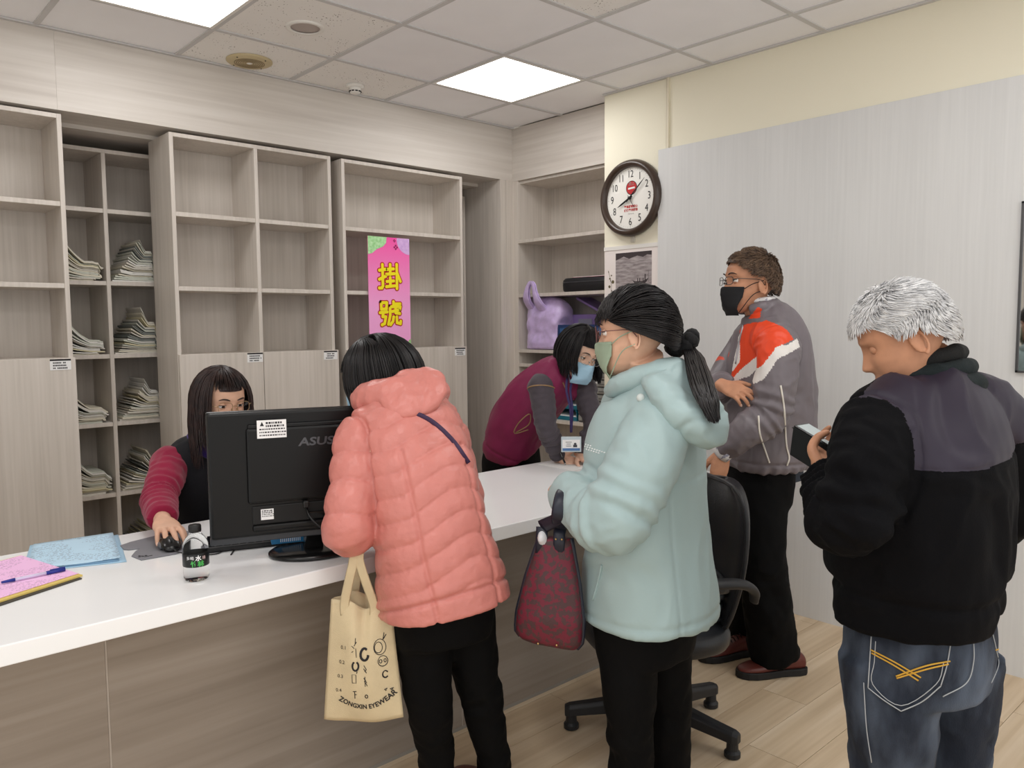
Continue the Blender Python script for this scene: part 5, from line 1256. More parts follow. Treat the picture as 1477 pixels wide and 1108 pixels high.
# ================================================================== 2: woman in the pale mint coat
R = random.Random(22)
root = thing('person', 'woman in a pale mint hooded coat with a black ponytail and green mask', 'person', (1.72, 1.31, 0))
Fm = nrm((-.10, .99, 0)); Lm = left_of(Fm)
T2 = [(1.732, 1.330, 0.627), (1.732, 1.330, 0.663), (1.726, 1.336, 0.798), (1.719, 1.341, 0.954), (1.719, 1.342, 1.109), (1.730, 1.332, 1.224), (1.726, 1.349, 1.284)]
W2 = [(.198, .172), (.196, .170), (.182, .158), (.176, .150), (.180, .142), (.150, .11), (.075, .075)]
shL, elL, wrL = (1.657, 1.249, 1.195), (1.495, 1.262, 0.960), (1.565, 1.469, 0.985)
shR, elR, wrR = (1.817, 1.483, 1.166), (1.864, 1.521, 0.902), (1.980, 1.659, 0.931)
H = Head((1.688, 1.357, 1.417), (-.47, .87, -.06)); Hm = H
person_body(root, H, [(T2[2], .14, .11), (T2[3], .14, .10), (T2[4], .15, .10), (T2[5], .11, .08), (T2[6], .05, .05)], [([shL, elL, wrL], [.045, .04, .026]), ([shR, elR, wrR], [.045, .04, .026])], [], [dict(wrist=np.array(wrL), d=(.2, .95, .0), back=(-.5, 0, .8), left=True, k=.9, curl=((.9, 1.1, .7),) * 4), dict(wrist=wrR, d=(.1, 1, -.1), back=(0, 0, 1), left=False)], SKIN[0], Lm, [T2[5], T2[6], H.w(np.array([[0, -.02, .05]]))[0]])
g = G(); body_loft(g, [(c, *w) for c, w in zip(T2, W2)], Lm, 36, 2.4)
armL = [shL, (1.571, 1.233, 1.084), elL, (1.502, 1.337, 0.949), (1.548, 1.471, 0.987)]
armR = [shR, elR, wrR]
limb(g, [np.array(T2[5]) * .55 + np.array(shL) * .45, *armL], [.085, .090, .090, .088, .076, .062], 22, 34); limb(g, [np.array(T2[5]) * .6 + np.array(shR) * .4, *armR], [.085, .08, .07, .056], 18, 22)
V, F = garment(g, .007, 6); dT, tT = seg_param(V, T2); dL, tL = seg_param(V, armL)
LT = [np.linalg.norm(np.subtract(a, b)) for a, b in zip(armL[:-1], armL[1:])]; te_ = LT[0] + LT[1]
arm = np.clip((dT / .17 - dL / .09) * 6, 0, 1)
elb = np.exp(-((tL - te_) / .09) ** 2) * arm; z0 = T2[0][2]
hem = np.exp(-((V[:, 2] - z0 - .030) / .005) ** 2); bs = (V - np.array(T2[3])) @ Lm
d = folds(V, 41, .006, 6.5, (0, 0, 1), .25) * (1 - arm) + folds(V, 43, .008, 10, nrm(np.subtract(elL, shL)), .9) * arm * .7
d += elb * .007 * np.sin((tL - te_) * 130 + 3 * vnoise(V * 10, 2)) - .005 * hem * (1 - arm) - .005 * np.exp(-((dL / .09 - dT / .17) / .06) ** 2) * (tT > .30)
d += -.004 * np.exp(-((bs - .09) / .004) ** 2) * (1 - arm) * (V[:, 2] < 1.0) - .003 * np.exp(-((V[:, 2] - 1.03 + .10 * bs) / .004) ** 2) * (1 - arm) * ((V - np.array(T2[3])) @ Fm < 0)
V = push(V, F, d); V = smooth(V, F, 1, .35); vis_obj('coat', V, F, [MINT], root); bvm = bvh(V, F)
# hood lying on the shoulders
g = G(); nk = np.array(T2[6]) + (0, 0, .012); ring = []
for a in np.linspace(-2.5, 2.5, 17):
    c, s = math.cos(a), math.sin(a); ring.append(nk - Fm * (.088 * c - .005) + Lm * (.088 * s) + np.array((0, 0, .000 + .018 * c - .035 * (1 - c) * .5)))
g.tube(ring, [.018, .024, .03] + [.034] * 11 + [.03, .024, .018], 16, flat=.9)
hb = np.array((1.687, 1.195, 1.214))
axd = nrm(np.array((1.700, 1.129, 1.107)) - np.array((1.666, 1.268, 1.296))); axn = nrm(-Fm + np.array((0, 0, .35))); axl = np.cross(axd, axn)
rings = []
for q, (w, dd) in zip(np.linspace(-.115, .115, 9), ((.085, .03), (.105, .042), (.115, .05), (.118, .055), (.115, .058), (.105, .058), (.088, .055), (.062, .044), (.025, .020))):
    rings.append(ell(hb + axd * q + axn * (.012 + .012 * math.sin((q + .115) * 9)), axl, axn, w, dd, 26, 2.4))
g.loft(rings)
V, F = garment(g, .0065, 6); rel = V - hb; cav = np.exp(-((rel @ axl) / .055) ** 2 - ((rel @ axd + .03) / .07) ** 2) * ((rel @ axn) > .0)
rim = np.exp(-(((rel @ axd) - .062 + ((rel @ axl) / .1) ** 2 * .02) / .006) ** 2)
V = push(V, F, -.026 * cav - .006 * rim + folds(V, 51, .006, 11, axl, .3)); V = smooth(V, F, 1, .35); vis_obj('hood', V, F, [MINT], root); bvh_h = bvh(V, F)
p = snap(bvm, *((1.432, 1.130, 1.269), (0.7815, 0.6169, -0.0936)), .004)
if p is not None: G().sph(p, (.011, .011, .008), DX, DU, DY, 14, 8).obj('snap_button', mat('pearl_snap', (206, 214, 212), .25), root, smooth=True)
g = G()
for k in range(3):
    for j in range((4, 9, 6)[k]):
        q0, qd = ((1.335, 1.218, 1.164), (0.7303, 0.6662, -0.1510)); p = snap(bvm, np.array(q0) + np.array(DX) * (.0062 * j + .004 * k) - np.array(DU) * (.0074 * k + .0020 * j), qd, .0012)
        if p is not None: g.obox(p, DX, DU, DY, .0024, .0014, .0006)
if g.n: g.obj('sleeve_print', PAPER, root)
pf = []
for q in (((1.366, 1.190, 0.878), (0.7202, 0.6274, -0.2961)), ((1.360, 1.195, 0.840), (0.7131, 0.6267, -0.3143)), ((1.351, 1.204, 0.794), (0.7030, 0.6267, -0.3362))):
    s_ = snap(bvm, *q, .002)
    if s_ is not None: pf.append(s_)
if len(pf) > 2: G().tube(pf, .004, 8, flat=.5, samples=14).obj('pocket_welt', MINT, root, smooth=True)
# ponytail, scrunchie, hair drawn back
g = G(); tie = H.loc(np.array([(1.818, 1.305, 1.389)]))[0]
hl = lambda a: (1.16 if abs(a) < .6 else 1.16 + (abs(a) - .6) * .42)
hair_cap(g, H, lambda a: min(2.0, hl(((a + PI) % (2 * PI)) - PI)) - .03, .0085)
c0 = np.array((0, -.010, .118)); sc_ = np.array((.0775, .10, .108)); td = nrm((tie - c0) / sc_)
for i in range(1100):
    a = R.uniform(-PI, PI); ph = min(2.05, hl(a)) * (1 if R.random() < .45 else math.sqrt(R.random())); o = .0105 + .006 * R.random()
    s = nrm((scalp_pt(a, ph, 0) - c0) / sc_); ang = math.acos(max(-1, min(1, float(s @ td)))); 
    if ang < .12: continue
    ax = nrm(np.cross(s, td)); P = []
    for q in np.linspace(0, 1, 9):
        v = rot_axis(s, ax, ang * q); P.append(c0 + v * (sc_ + o + .004 * math.sin(PI * q)))
    P[-1] = P[-1] * .4 + tie * .6
    lock(g, H.w(np.array(P)), .0031, .002, 4, .5)
tip = np.array((1.810, 1.286, 1.386)); tl = [tip, np.array((1.790, 1.236, 1.353)), np.array((1.719, 1.165, 1.304)), np.array((1.656, 1.101, 1.255)), np.array((1.643, 1.072, 1.204))]
for i in range(220):
    r = R.uniform(0, 1) ** .5; a = R.uniform(0, 2 * PI); P = []
    for q, c in enumerate(tl):
        sp = (.010, .024, .029, .028, .016)[q] * r; P.append(c + np.array(DX) * sp * math.cos(a) + np.array(DU) * sp * .6 * math.sin(a) + np.array(DY) * sp * .7 * math.sin(a + .6) + np.array((R.uniform(-.004, .004), R.uniform(-.004, .004), 0)))
    k = R.choice((5, 5, 5, 4)); Q = spline(P[:k], 12)
    lock(g, Q, .0038, .0006, 4, .6)
for i in range(170):   # fringe swept over the brow
    a = R.uniform(-.7, 1.15); e = 1.36 + R.uniform(-.08, .06) - .1 * max(0, a - .6); P = H.w(np.array([scalp_pt(a * (.75 + .25 * q), .45 + (e - .45) * q, .011 + R.uniform(0, .004)) for q in np.linspace(0, 1, 8)])); lock(g, P, .0030, .0004, 4, .5)
for i in range(40):   # loose hairs over the brow
    a = R.uniform(-.5, 1.6); z = 1.0 + R.uniform(-.05, .1); P = H.w(np.array([scalp_pt(a + q * .25, z + q * R.uniform(.1, .25), .010 + q * .008) for q in np.linspace(0, 1, 6)])); lock(g, P, .0016, .0003, 3, 1)
g.obj('hair', HB, root, smooth=True)
g = G(); dr = nrm(np.array((1.823, 1.274, 1.359)) - tip); u = nrm(np.cross(dr, (0, 0, 1))); w = np.cross(dr, u)
g.tube([tip + dr * .004 + (u * math.cos(a) + w * math.sin(a)) * (.027 + .005 * math.sin(a * 7)) + dr * .004 * math.sin(a * 5) for a in np.linspace(0, 2 * PI, 40, endpoint=False)], [.021 + .004 * math.sin(k * 2.1) for k in range(40)], 10, closed=True)
g.obj('scrunchie', mat('black_scrunchie', (18, 18, 20), .9, bump=.5, bscale=90), root, smooth=True)
face_mask(root, H, SAGE); glasses(root, H, mat('dark_pink_frame', (120, 84, 84), .3, metal=.6), rx=.025, rz=.022, sq=2.2)
legsL = [np.array((1.646, 1.341, 0.610)), (1.642, 1.330, 0.448), (1.669, 1.346, 0.243), (1.691, 1.368, 0.031)]; legsR = [np.array((1.797, 1.338, 0.570)), (1.822, 1.342, 0.385), (1.857, 1.351, 0.158), (1.885, 1.366, -0.011)]
trousers(root, np.array((1.723, 1.338, 0.620)), Lm, [(legsL, [.088, .074, .062, .064]), (legsR, [.085, .072, .058, .06])], BLKT, 37, top=.14)
shoe(root, (1.64, 1.26, 0), (-.1, 1), .25, BLACK, SOLEB); shoe(root, (1.87, 1.27, 0), (.1, 1), .25, BLACK, SOLEB)

# burgundy handbag on her left forearm
t = thing('handbag', 'burgundy patterned handbag with navy straps hanging from the mint coat sleeve', 'bag', (1.470, 1.474, 0.581))
BURG = mat('burgundy_brocade', (108, 32, 50), .5, rgb2=(74, 50, 52), vscale=70, detail=2.0, lo=.48, hi=.53, bump=.2, bscale=120, spec=.4); NAVL = mat('navy_leather', (30, 34, 48), .4, spec=.5)
bo = np.array((1.472, 1.473, 0.579)); be = nrm((np.array((1.525, 1.397, 0.636)) - np.array((1.418, 1.549, 0.622))) * (1, 1, 0)); bn = np.cross(be, (0, 0, 1)); bz = np.array((0, 0, 1.0)); bh = (np.array((1.485, 1.461, 0.868)) - bo)[2]
def hb_ring(v):
    w = np.interp(v, [0, .06, .25, .6, 1], [.078, .091, .090, .072, .043]); dd = np.interp(v, [0, .06, .25, .6, 1], [.030, .045, .056, .044, .016]); a = np.arange(48) * 2 * PI / 48
    sh = np.interp(v, [0, 1], [0, .020]); P = []
    for q in a:
        c, s = math.cos(q), math.sin(q); pl = .006 * v * math.sin(5 * q) * (1 if s > 0 else .5) * math.sin(PI * min(1, v + .2)); f = 1 + pl * 8 * .3
        P.append(bo + be * (w * np.sign(c) * abs(c) ** .75 * f + sh) + bn * (dd * np.sign(s) * abs(s) ** .75 + pl) + bz * (bh * v - .012 * c * (1 - v)))
    return P
vs = np.linspace(0, 1, 20); g = G().loft([hb_ring(v) for v in vs], cap=True); g.obj('bag_body', BURG, t, smooth=True)
for s in (0, PI):
    G().tube([np.array(hb_ring(v)[int(round((s % (2 * PI)) / (2 * PI) * 48)) % 48]) for v in vs], .007, 8, flat=1).obj('edge_piping', NAVL, t, smooth=True)
fp = np.array((1.506, 1.441, 0.979))
for k, (u, n_) in enumerate(((.012, .020), (-.036, .016))):
    a = bo + be * (u + .02) + bn * n_ + bz * (bh * .86); b = bo + be * (u + .022) + bn * (n_ - .006) + bz * (bh + .03); c = fp + be * (-.006 + .014 * k) + bn * (.088 - .012 * k) - bz * .03; e = fp + bn * .05 + bz * .022 + be * (.008 * k)
    G().tube([b, c, e, fp - bn * .085 - bz * .0, bo + be * (u + .02) - bn * .012 + bz * (bh + .01)], [.019, .017, .016, .014, .014], 8, flat=.22, ref=tuple(bn), samples=30).obj('handle', NAVL, t, smooth=True)
    G().tube([a, a * .5 + b * .5, b], .0165, 10, flat=.25, ref=tuple(bn)).obj('handle_tab', NAVL, t, smooth=True)
    for q in (-1, 1): G().sph(a * .4 + b * .6 + be * .008 * q + bn * .0045, .0032, n=10, k=6).obj('rivet', mat('brass_rivet', (206, 176, 120), .3, metal=1), t, smooth=True)
for q in (-.02, .03): G().sph(bo + be * q + bn * .046 + bz * .012, .0032, n=10, k=6).obj('foot_stud', mat('brass_stud', (206, 176, 120), .3, metal=1), t, smooth=True)
gz = G(); gz.sph(bo + be * -.012 + bn * .012 + bz * (bh + .0), (.016, .012, .020), n=14, k=8); V = gz.V(); 
gz2 = G(); gz2.add(V + (fbm(V * 60, 3) * .004)[:, None], gz.f); gz2.obj('plastic_wrapper', mat('clear_wrap', (214, 216, 220), .15), t, smooth=True)

# ================================================================== 3: man with the grey and orange jacket
R = random.Random(23)
root = thing('person', 'man in a grey and orange jacket and black mask beside the pale wall board', 'person', (2.95, 1.66, 0))
Fo = nrm((-.86, .50, 0)); Lo = left_of(Fo)
T3 = [(2.924, 1.663, 0.851), (2.924, 1.663, 0.900), (2.930, 1.657, 1.057), (2.932, 1.655, 1.213), (2.931, 1.657, 1.340), (2.915, 1.671, 1.438), (2.896, 1.689, 1.489)]
W3 = [(.175, .150), (.185, .168), (.195, .165), (.20, .155), (.195, .135), (.15, .105), (.07, .07)]
shL, elL, wrL = (2.771, 1.532, 1.333), (2.692, 1.523, 1.093), (2.603, 1.658, 0.946)
shR, elR, wrR = (3.019, 1.820, 1.320), (2.865, 1.852, 1.164), (2.655, 1.692, 1.196)
H = Head((2.868, 1.714, 1.600), (-.83, .55, .06), (0, 0, 1), 1.09); Ho = H
grip = nrm(np.array((2.627, 1.555, 1.159)) - np.array(wrR))
person_body(root, H, [(T3[1], .14, .11), (T3[3], .16, .11), (T3[4], .17, .10), (T3[5], .12, .08), (T3[6], .055, .055)], [([shL, elL, wrL], [.045, .04, .028]), ([shR, elR, wrR], [.045, .04, .028])],
            [([(2.843, 1.628, 0.815), (2.839, 1.605, 0.510), (2.945, 1.617, 0.104)], [.07, .055, .04]), ([(2.975, 1.752, 0.780), (2.979, 1.748, 0.450), (3.091, 1.808, 0.052)], [.07, .055, .04])],
            [dict(wrist=np.array(wrL), d=(-.15, .12, -1), back=(-.3, -.9, .1), left=True, curl=((.35, .5, .4), (.4, .6, .4), (.5, .6, .4), (.5, .7, .4)), thumb=((.012, .018, -.008), (.04, .036, -.02), (.066, .040, -.034), (.088, .034, -.042))),
             dict(wrist=np.array(wrR), d=grip, back=nrm(-np.array(DY) + np.array((0, 0, .55))), left=False, curl=((.15, .45, .5), (.2, .5, .5), (.25, .5, .5), (.3, .55, .5)), k=.95, thumb=((.012, .020, -.004), (.036, .044, -.004), (.060, .056, -.006), (.082, .062, -.008)))],
            SKIN[1], Lo, [T3[5], T3[6], H.w(np.array([[0, -.02, .05]]))[0]], gaze=(0.1, .25))
g = G(); body_loft(g, [(c, *w) for c, w in zip(T3, W3)], Lo, 32, 2.4)
armL = [shL, (2.719, 1.512, 1.205), elL, (2.622, 1.573, 1.033), (2.603, 1.658, 0.957)]; armR = [shR, elR, (2.676, 1.714, 1.197)]
limb(g, [np.array(T3[5]) * .5 + np.array(shL) * .5, *armL], [.085, .082, .076, .074, .062, .048], 20, 34); limb(g, [np.array(T3[5]) * .5 + np.array(shR) * .5, *armR], [.085, .075, .066, .048], 18, 26)
cr = [np.array(T3[6]) + Lo * .064 * math.sin(a) - Fo * (.062 * math.cos(a) + .0) + np.array((0, 0, .012 + .012 * math.cos(a))) for a in np.linspace(-2.6, 2.6, 17)]
g.tube(cr, .020, 12)
V, F = garment(g, .0050, 5); dT, tT = seg_param(V, T3); dL, tL = seg_param(V, armL); arm = np.clip((dT / .17 - dL / .078) * 6, 0, 1)
LT = [np.linalg.norm(np.subtract(a, b)) for a, b in zip(armL[:-1], armL[1:])]; te_ = LT[0] + LT[1]; elb = np.exp(-((tL - te_) / .08) ** 2) * arm
d = folds(V, 61, .007, 8, nrm((.2, -.1, 1)), .35) * (1 - arm) + folds(V, 63, .007, 11, nrm(np.subtract(elL, shL)), .8) * arm + elb * .006 * np.sin((tL - te_) * 150 + 3 * vnoise(V * 12, 2))
d += -.006 * np.exp(-((V[:, 2] - T3[0][2] - .035) / .006) ** 2) * (1 - arm) + .006 * (V[:, 2] < T3[0][2] + .03) * np.sin((V @ Fo) * 160) * (1 - arm) * .5
d += -.006 * np.exp(-((dL / .078 - dT / .17) / .06) ** 2) * (tT > .25)
V = push(V, F, d); V = smooth(V, F, 1, .35); C = V[F].mean(1); N = vnormals(V, F)[F].mean(1)
# colour panels sewn on the left shoulder, in jacket coordinates (a = towards the back, b = up)
rt3 = np.array(DX); a_ = (C - np.array(shL)) @ nrm(rt3 * (1, 1, 0)); b_ = C[:, 2] - shL[2]; nearside = ((C - np.array(T3[3])) @ Lo > -.02)
def inpoly(x, y, P):
    r = np.zeros(len(x), bool); j = len(P) - 1
    for i in range(len(P)):
        xi, yi = P[i]; xj, yj = P[j]; c = ((yi > y) != (yj > y)) & (x < (xj - xi) * (y - yi) / (yj - yi + 1e-12) + xi); r ^= c; j = i
    return r
kx = 3.0 / 1137
pxp = lambda L: [((x - 1122) * kx, (505 - y) * kx) for x, y in L]
mi = np.zeros(len(F), int)
mi[nearside & inpoly(a_, b_, pxp([(1088, 478), (1078, 520), (1064, 556), (1072, 560), (1090, 545), (1110, 515), (1145, 500), (1144, 488), (1120, 498), (1100, 466)]))] = 2
mi[nearside & inpoly(a_, b_, pxp([(1088, 470), (1084, 524), (1066, 560), (1072, 556), (1088, 530), (1108, 500), (1136, 489), (1126, 472), (1110, 462), (1098, 466)]))] = 1
mi[nearside & inpoly(a_, b_, pxp([(1096, 460), (1108, 458), (1112, 445), (1106, 442)]))] = 1
rr = ((C - np.array(elR)) @ Lo); mi[(seg_param(C, armR)[0] < .1) & (np.abs(seg_param(C, armR)[1] - .09) < .022) & ((C - np.array(T3[3])) @ Fo > .12)] = 1
vis_obj('track_jacket', V, F, [GREYJ, ORANGE, WHITEC], root, mi); bvo = bvh(V, F)
for P in ([((2.410, 1.320, 1.230), (0.8745, 0.4790, -0.0762)), ((2.419, 1.311, 1.152), (0.8744, 0.4739, -0.1042)), ((2.426, 1.305, 1.036), (0.8713, 0.4687, -0.1452)), ((2.434, 1.298, 0.989), (0.8707, 0.4645, -0.1614)), ((2.429, 1.303, 0.961), (0.8682, 0.4657, -0.1712))], [((2.357, 1.368, 1.129), (0.8592, 0.4989, -0.1133)), ((2.361, 1.365, 1.071), (0.8580, 0.4959, -0.1340)), ((2.375, 1.352, 1.013), (0.8587, 0.4886, -0.1544)), ((2.386, 1.342, 0.971), (0.8591, 0.4831, -0.1689))]):
    q = trace(bvo, P, 26, .002)
    if len(q) > 3: G().tube(q, .0036, 6).obj('piping', PIPING, root, smooth=True)
q = trace(bvo, [((2.316, 1.405, 1.432), (0.8549, 0.5187, -0.0028)), ((2.307, 1.414, 1.371), (0.8523, 0.5224, -0.0255)), ((2.299, 1.421, 1.303), (0.8495, 0.5251, -0.0508))], 16, .002)
if len(q) > 3: G().tube(q, .004, 6).obj('zip', mat('zip_silver', (170, 170, 176), .35, metal=.8), root, smooth=True)
CHK = mat('checked_shirt_cloth', (222, 220, 220), .8, rgb2=(150, 150, 166), vscale=60, lo=.55, hi=.6)
G().tube([np.array(T3[6]) + Lo * .056 * math.sin(a) - Fo * .054 * math.cos(a) + np.array((0, 0, .040 + .006 * math.cos(a))) for a in np.linspace(-2.7, 2.7, 17)], .013, 10, flat=.8).obj('shirt_collar', CHK, root, smooth=True)
dw = nrm(np.array(wrL) - np.array((2.622, 1.573, 1.033))); G().tube([np.array(wrL) - dw * .02, np.array(wrL) + dw * .016], [.040, .038], 18).obj('shirt_cuff', CHK, root, smooth=True)
wrapa = lambda a: abs(((a + PI) % (2 * PI)) - PI)
line = lambda a: float(np.interp(wrapa(a), [0, .6, 1.0, 1.3, 1.75, 2.2, PI], [.98, 1.0, 1.22, 1.40, 1.52, 1.9, 1.95]))
short_hair(H, R, 3400, lambda a, p: .026 if p < .9 else .016, line, lambda a, p: (-.75, .45 - .9 * (p < .5)), lambda a, p: .009 if p < .8 else .003, .0019, .0095).obj('hair', HSB, root, smooth=True)
face_mask(root, H, BLKM); glasses(root, H, GUNM, rx=.024, rz=.0145, sq=3.4, rim=.0013)
lgL = [(2.853, 1.633, 0.785), (2.829, 1.614, 0.510), (2.866, 1.607, 0.274), (2.925, 1.608, 0.065)]; lgR = [(2.955, 1.743, 0.754), (2.972, 1.754, 0.450), (3.024, 1.788, 0.185), (3.075, 1.823, 0.020)]
trousers(root, np.array((2.908, 1.678, 0.799)), Lo, [(lgL, [.098, .090, .094, .100]), (lgR, [.095, .085, .086, .09])], BLKT, 47, hipw=.165, hipd=.115, top=.12)
shoe(root, (3.005, 1.520, 0), (-.80, .55), .285, BROWNL, SOLEB, lace=LACE); shoe(root, (3.045, 1.755, 0), (-.92, .40), .285, BROWNL, SOLEB, lace=LACE)
g = G(); pc = np.array((2.986, 1.580, 0.822)); g.loft([rrect(pc[0], pc[1], .05, .035, pc[2] + z, 20, 4) for z in (-.028, -.024, .02, .026)]); g.obj('belt_pouch', mat('navy_pouch', (28, 38, 52), .6), root, smooth=True)

# ================================================================== 4: silver haired man with the phone
R = random.Random(24)
root = thing('person', 'silver haired man in a black jacket and blue jeans looking down at a phone', 'person', (1.86, .68, 0))
Fq = nrm((-.06, 1, 0)); Lq = left_of(Fq)
T4 = [(1.857, 0.673, 0.777), (1.856, 0.674, 0.816), (1.854, 0.676, 0.912), (1.860, 0.671, 1.071), (1.877, 0.669, 1.187), (1.883, 0.677, 1.273), (1.886, 0.688, 1.319)]
W4 = [(.190, .160), (.196, .166), (.205, .178), (.222, .172), (.216, .150), (.165, .115), (.085, .08)]
A, B, C_ = np.array((1.806, 0.951, 1.184)), np.array((1.814, 0.835, 1.126)), np.array((1.920, 0.954, 1.177))
px_ = nrm(B - A); py_ = C_ - A; py_ = nrm(py_ - px_ * np.dot(py_, px_)); pz_ = np.cross(px_, py_)
if pz_[2] < 0: pz_ = -pz_
pc = A + px_ * .075 + py_ * .038
wl_ = (1.747, 0.842, 1.091); hd_ = nrm(pc - np.array(wl_) + np.array((.0, .0, -.020))); hb_ = nrm(-pz_ - py_ * .35)
shL, elL, wrL = (1.692, 0.703, 1.202), (1.572, 0.703, 1.034), wl_
shR, elR, wrR = (2.111, 0.617, 1.191), (2.231, 0.603, 0.956), (2.015, 0.895, 1.110)
H = Head((1.831, 0.711, 1.404), (-.44, .80, -.42), (-.18, .34, .92), 1.0)
person_body(root, H, [(T4[2], .15, .12), (T4[3], .17, .12), (T4[4], .18, .11), (T4[5], .13, .09), (T4[6], .06, .06)], [([shL, elL, wrL], [.05, .045, .03]), ([shR, elR, wrR], [.05, .045, .03])], [],
            [dict(wrist=np.array(wrL), d=hd_, back=hb_, left=True, curl=((.5, .8, .5), (.5, .8, .5), (.5, .8, .5), (.5, .8, .5)), thumb=((.012, .022, -.006), (.036, .048, -.016), (.062, .050, -.036), (.086, .036, -.050))),
             dict(wrist=np.array(wrR), d=nrm((-.75, .1, .15)), back=nrm((.1, .5, .9)), left=False, curl=((.1, .3, .2), (.7, .7, .5), (.8, .8, .5), (.8, .8, .5)))], SKIN[1], Lq, [T4[5], T4[6], H.w(np.array([[0, -.03, .06]]))[0]], eyes='shut')
g = G(); body_loft(g, [(c, *w) for c, w in zip(T4, W4)], Lq, 36, 2.5)
armL = [shL, (1.616, 0.691, 1.118), elL, (1.666, 0.780, 1.049), tuple(np.array(wl_) - hd_ * .01)]; armR = [shR, elR, (2.147, 0.775, 1.014), (2.039, 0.873, 1.097)]
limb(g, [np.array(T4[5]) * .5 + np.array(shL) * .5, *armL], [.095, .082, .078, .074, .060, .046], 22, 34); limb(g, [np.array(T4[5]) * .5 + np.array(shR) * .5, *armR], [.095, .088, .08, .066, .05], 20, 26)
V, F = garment(g, .0055, 6); dT, tT = seg_param(V, T4); dL, tL = seg_param(V, armL); arm = np.clip((dT / .2 - dL / .085) * 6, 0, 1)
LT = [np.linalg.norm(np.subtract(a, b)) for a, b in zip(armL[:-1], armL[1:])]; te_ = LT[0] + LT[1]; elb = np.exp(-((tL - te_) / .09) ** 2) * arm
d = folds(V, 71, .007, 7, nrm((.1, .1, 1)), .5) * (1 - arm) + folds(V, 73, .008, 10, nrm(np.subtract(elL, shL)), .8) * arm + elb * .008 * np.sin((tL - te_) * 120 + 3 * vnoise(V * 10, 2)) + .006 * arm * (tL > te_ + .06) * np.sin(tL * 260)
d += -.008 * np.exp(-((V[:, 2] - T4[0][2] - .075) / .012) ** 2) * (1 - arm) - .006 * np.exp(-((dL / .085 - dT / .2) / .06) ** 2) * (tT > .25)
bk = (V - np.array(T4[4])) @ (-Fq); lt = (V - np.array(T4[4])) @ Lq
yl = T4[4][2] - .038 + .10 * (lt + .02) * -.35
onb = (bk > -.06) & (1 - arm > .45)
d += .004 * (V[:, 2] < yl) * onb * np.clip((yl - V[:, 2]) / .01, 0, 1) * 0 - .004 * np.exp(-((V[:, 2] - yl) / .005) ** 2) * onb
V = push(V, F, d); V = smooth(V, F, 1, .35); C = V[F].mean(1); bk = (C - np.array(T4[4])) @ (-Fq); lt = (C - np.array(T4[4])) @ Lq
dTc, _t = seg_param(C, T4); dLc, _t = seg_param(C, armL); dRc, _t = seg_param(C, armR)
mi = ((C[:, 2] > T4[4][2] - .038 - .035 * (lt + .02)) & (bk > -.075) & (dTc / .2 < dLc / .085 + .12) & (dTc / .2 < dRc / .085 + .25)).astype(int)
vis_obj('jacket', V, F, [NAVYJ, YOKE], root, mi)
def collar(name, off, r, hx, hy, m, amp):
    g = G(); c0 = np.array(T4[6]) + np.array(off)
    P = [c0 + Lq * hx * math.sin(a) - Fq * (hy * math.cos(a) - .012) + np.array((0, 0, .020 * math.cos(a))) for a in np.linspace(-2.7, 2.7, 25)]
    g.tube(P, [r * .7, r * .9] + [r] * 21 + [r * .9, r * .7], 16, flat=.8, ref=(0, 0, 1)); V, F = remesh(g, .0052, 2); V = push(V, F, amp * folds(V, 5, 1, 14, (0, 0, 1), .2)); vis_obj(name, V, F, [m], root)
collar('knit_collar', (.012, -.012, -.004), .027, .082, .082, KNIT, .003); collar('knit_collar', (.012, -.012, -.038), .030, .098, .096, KNIT, .004); collar('inner_collar', (.008, -.006, .028), .026, .070, .070, KNITB, .002)
line = lambda a: float(np.interp(wrapa(a), [0, .6, 1.0, 1.3, 1.75, 2.2, PI], [1.0, 1.02, 1.26, 1.44, 1.52, 1.9, 1.98]))
def wcomb(a, p): return ((.5 * math.sin(3 * a) + .25, (-1.0 if abs(a) < .9 and p < .55 else 1.0)))
short_hair(H, R, 3600, lambda a, p: .040 if p < 1.0 else .022, line, lambda a, p: (.7 * math.sin(2.3 * a + 5 * p) + .3, .7), lambda a, p: .016 - .008 * p, .0022, .007, under=0).obj('hair', HW, root, smooth=True)
# jeans with stitched pockets
DEN = mat('denim_blue', (24, 32, 46), .85, rgb2=(98, 110, 128), vscale=8, stretch=(1, 1, .4), lo=.42, hi=.78, bump=.35, bscale=420)
STW = mat('pale_stitching', (168, 172, 176), .8); STY = mat('yellow_stitching', (206, 160, 60), .8)
lgL = [np.array((1.783, 0.701, 0.691)), (1.780, 0.690, 0.543), (1.813, 0.700, 0.378), (1.879, 0.721, 0.063)]; lgR = [np.array((2.024, 0.643, 0.646)), (2.034, 0.647, 0.468), (2.053, 0.657, 0.280), (2.084, 0.669, 0.022)]
jo, V, F = trousers(root, np.array((1.873, 0.673, 0.714)), Lq, [(lgL, [.108, .098, .086, .085]), (lgR, [.105, .092, .08, .08])], DEN, 57, voxel=.0085, hipw=.185, hipd=.15, top=.12)
bvj = bvh(V, F)
def patch(poly, m, nm, lift=.0035, k=14):
    """Sewn-on cloth patch: grid between a left and a right border, laid on the jeans."""
    Lb, Rb = (spline(np.array(q).reshape(len(q), 6), 40) for q in poly); V = []
    for t_ in np.linspace(0, 1, k):
        a, b = Lb[int(t_ * 39)], Rb[int(t_ * 39)]
        for s in np.linspace(0, 1, k):
            q = a * (1 - s) + b * s; h = snap(bvj, q[:3], q[3:], lift); V.append(h if h is not None else q[:3] + q[3:] * .12)
    return G().add(V, [(i * k + j, i * k + j + 1, (i + 1) * k + j + 1, (i + 1) * k + j) for i in range(k - 1) for j in range(k - 1)]).obj(nm, m, jo, smooth=True)
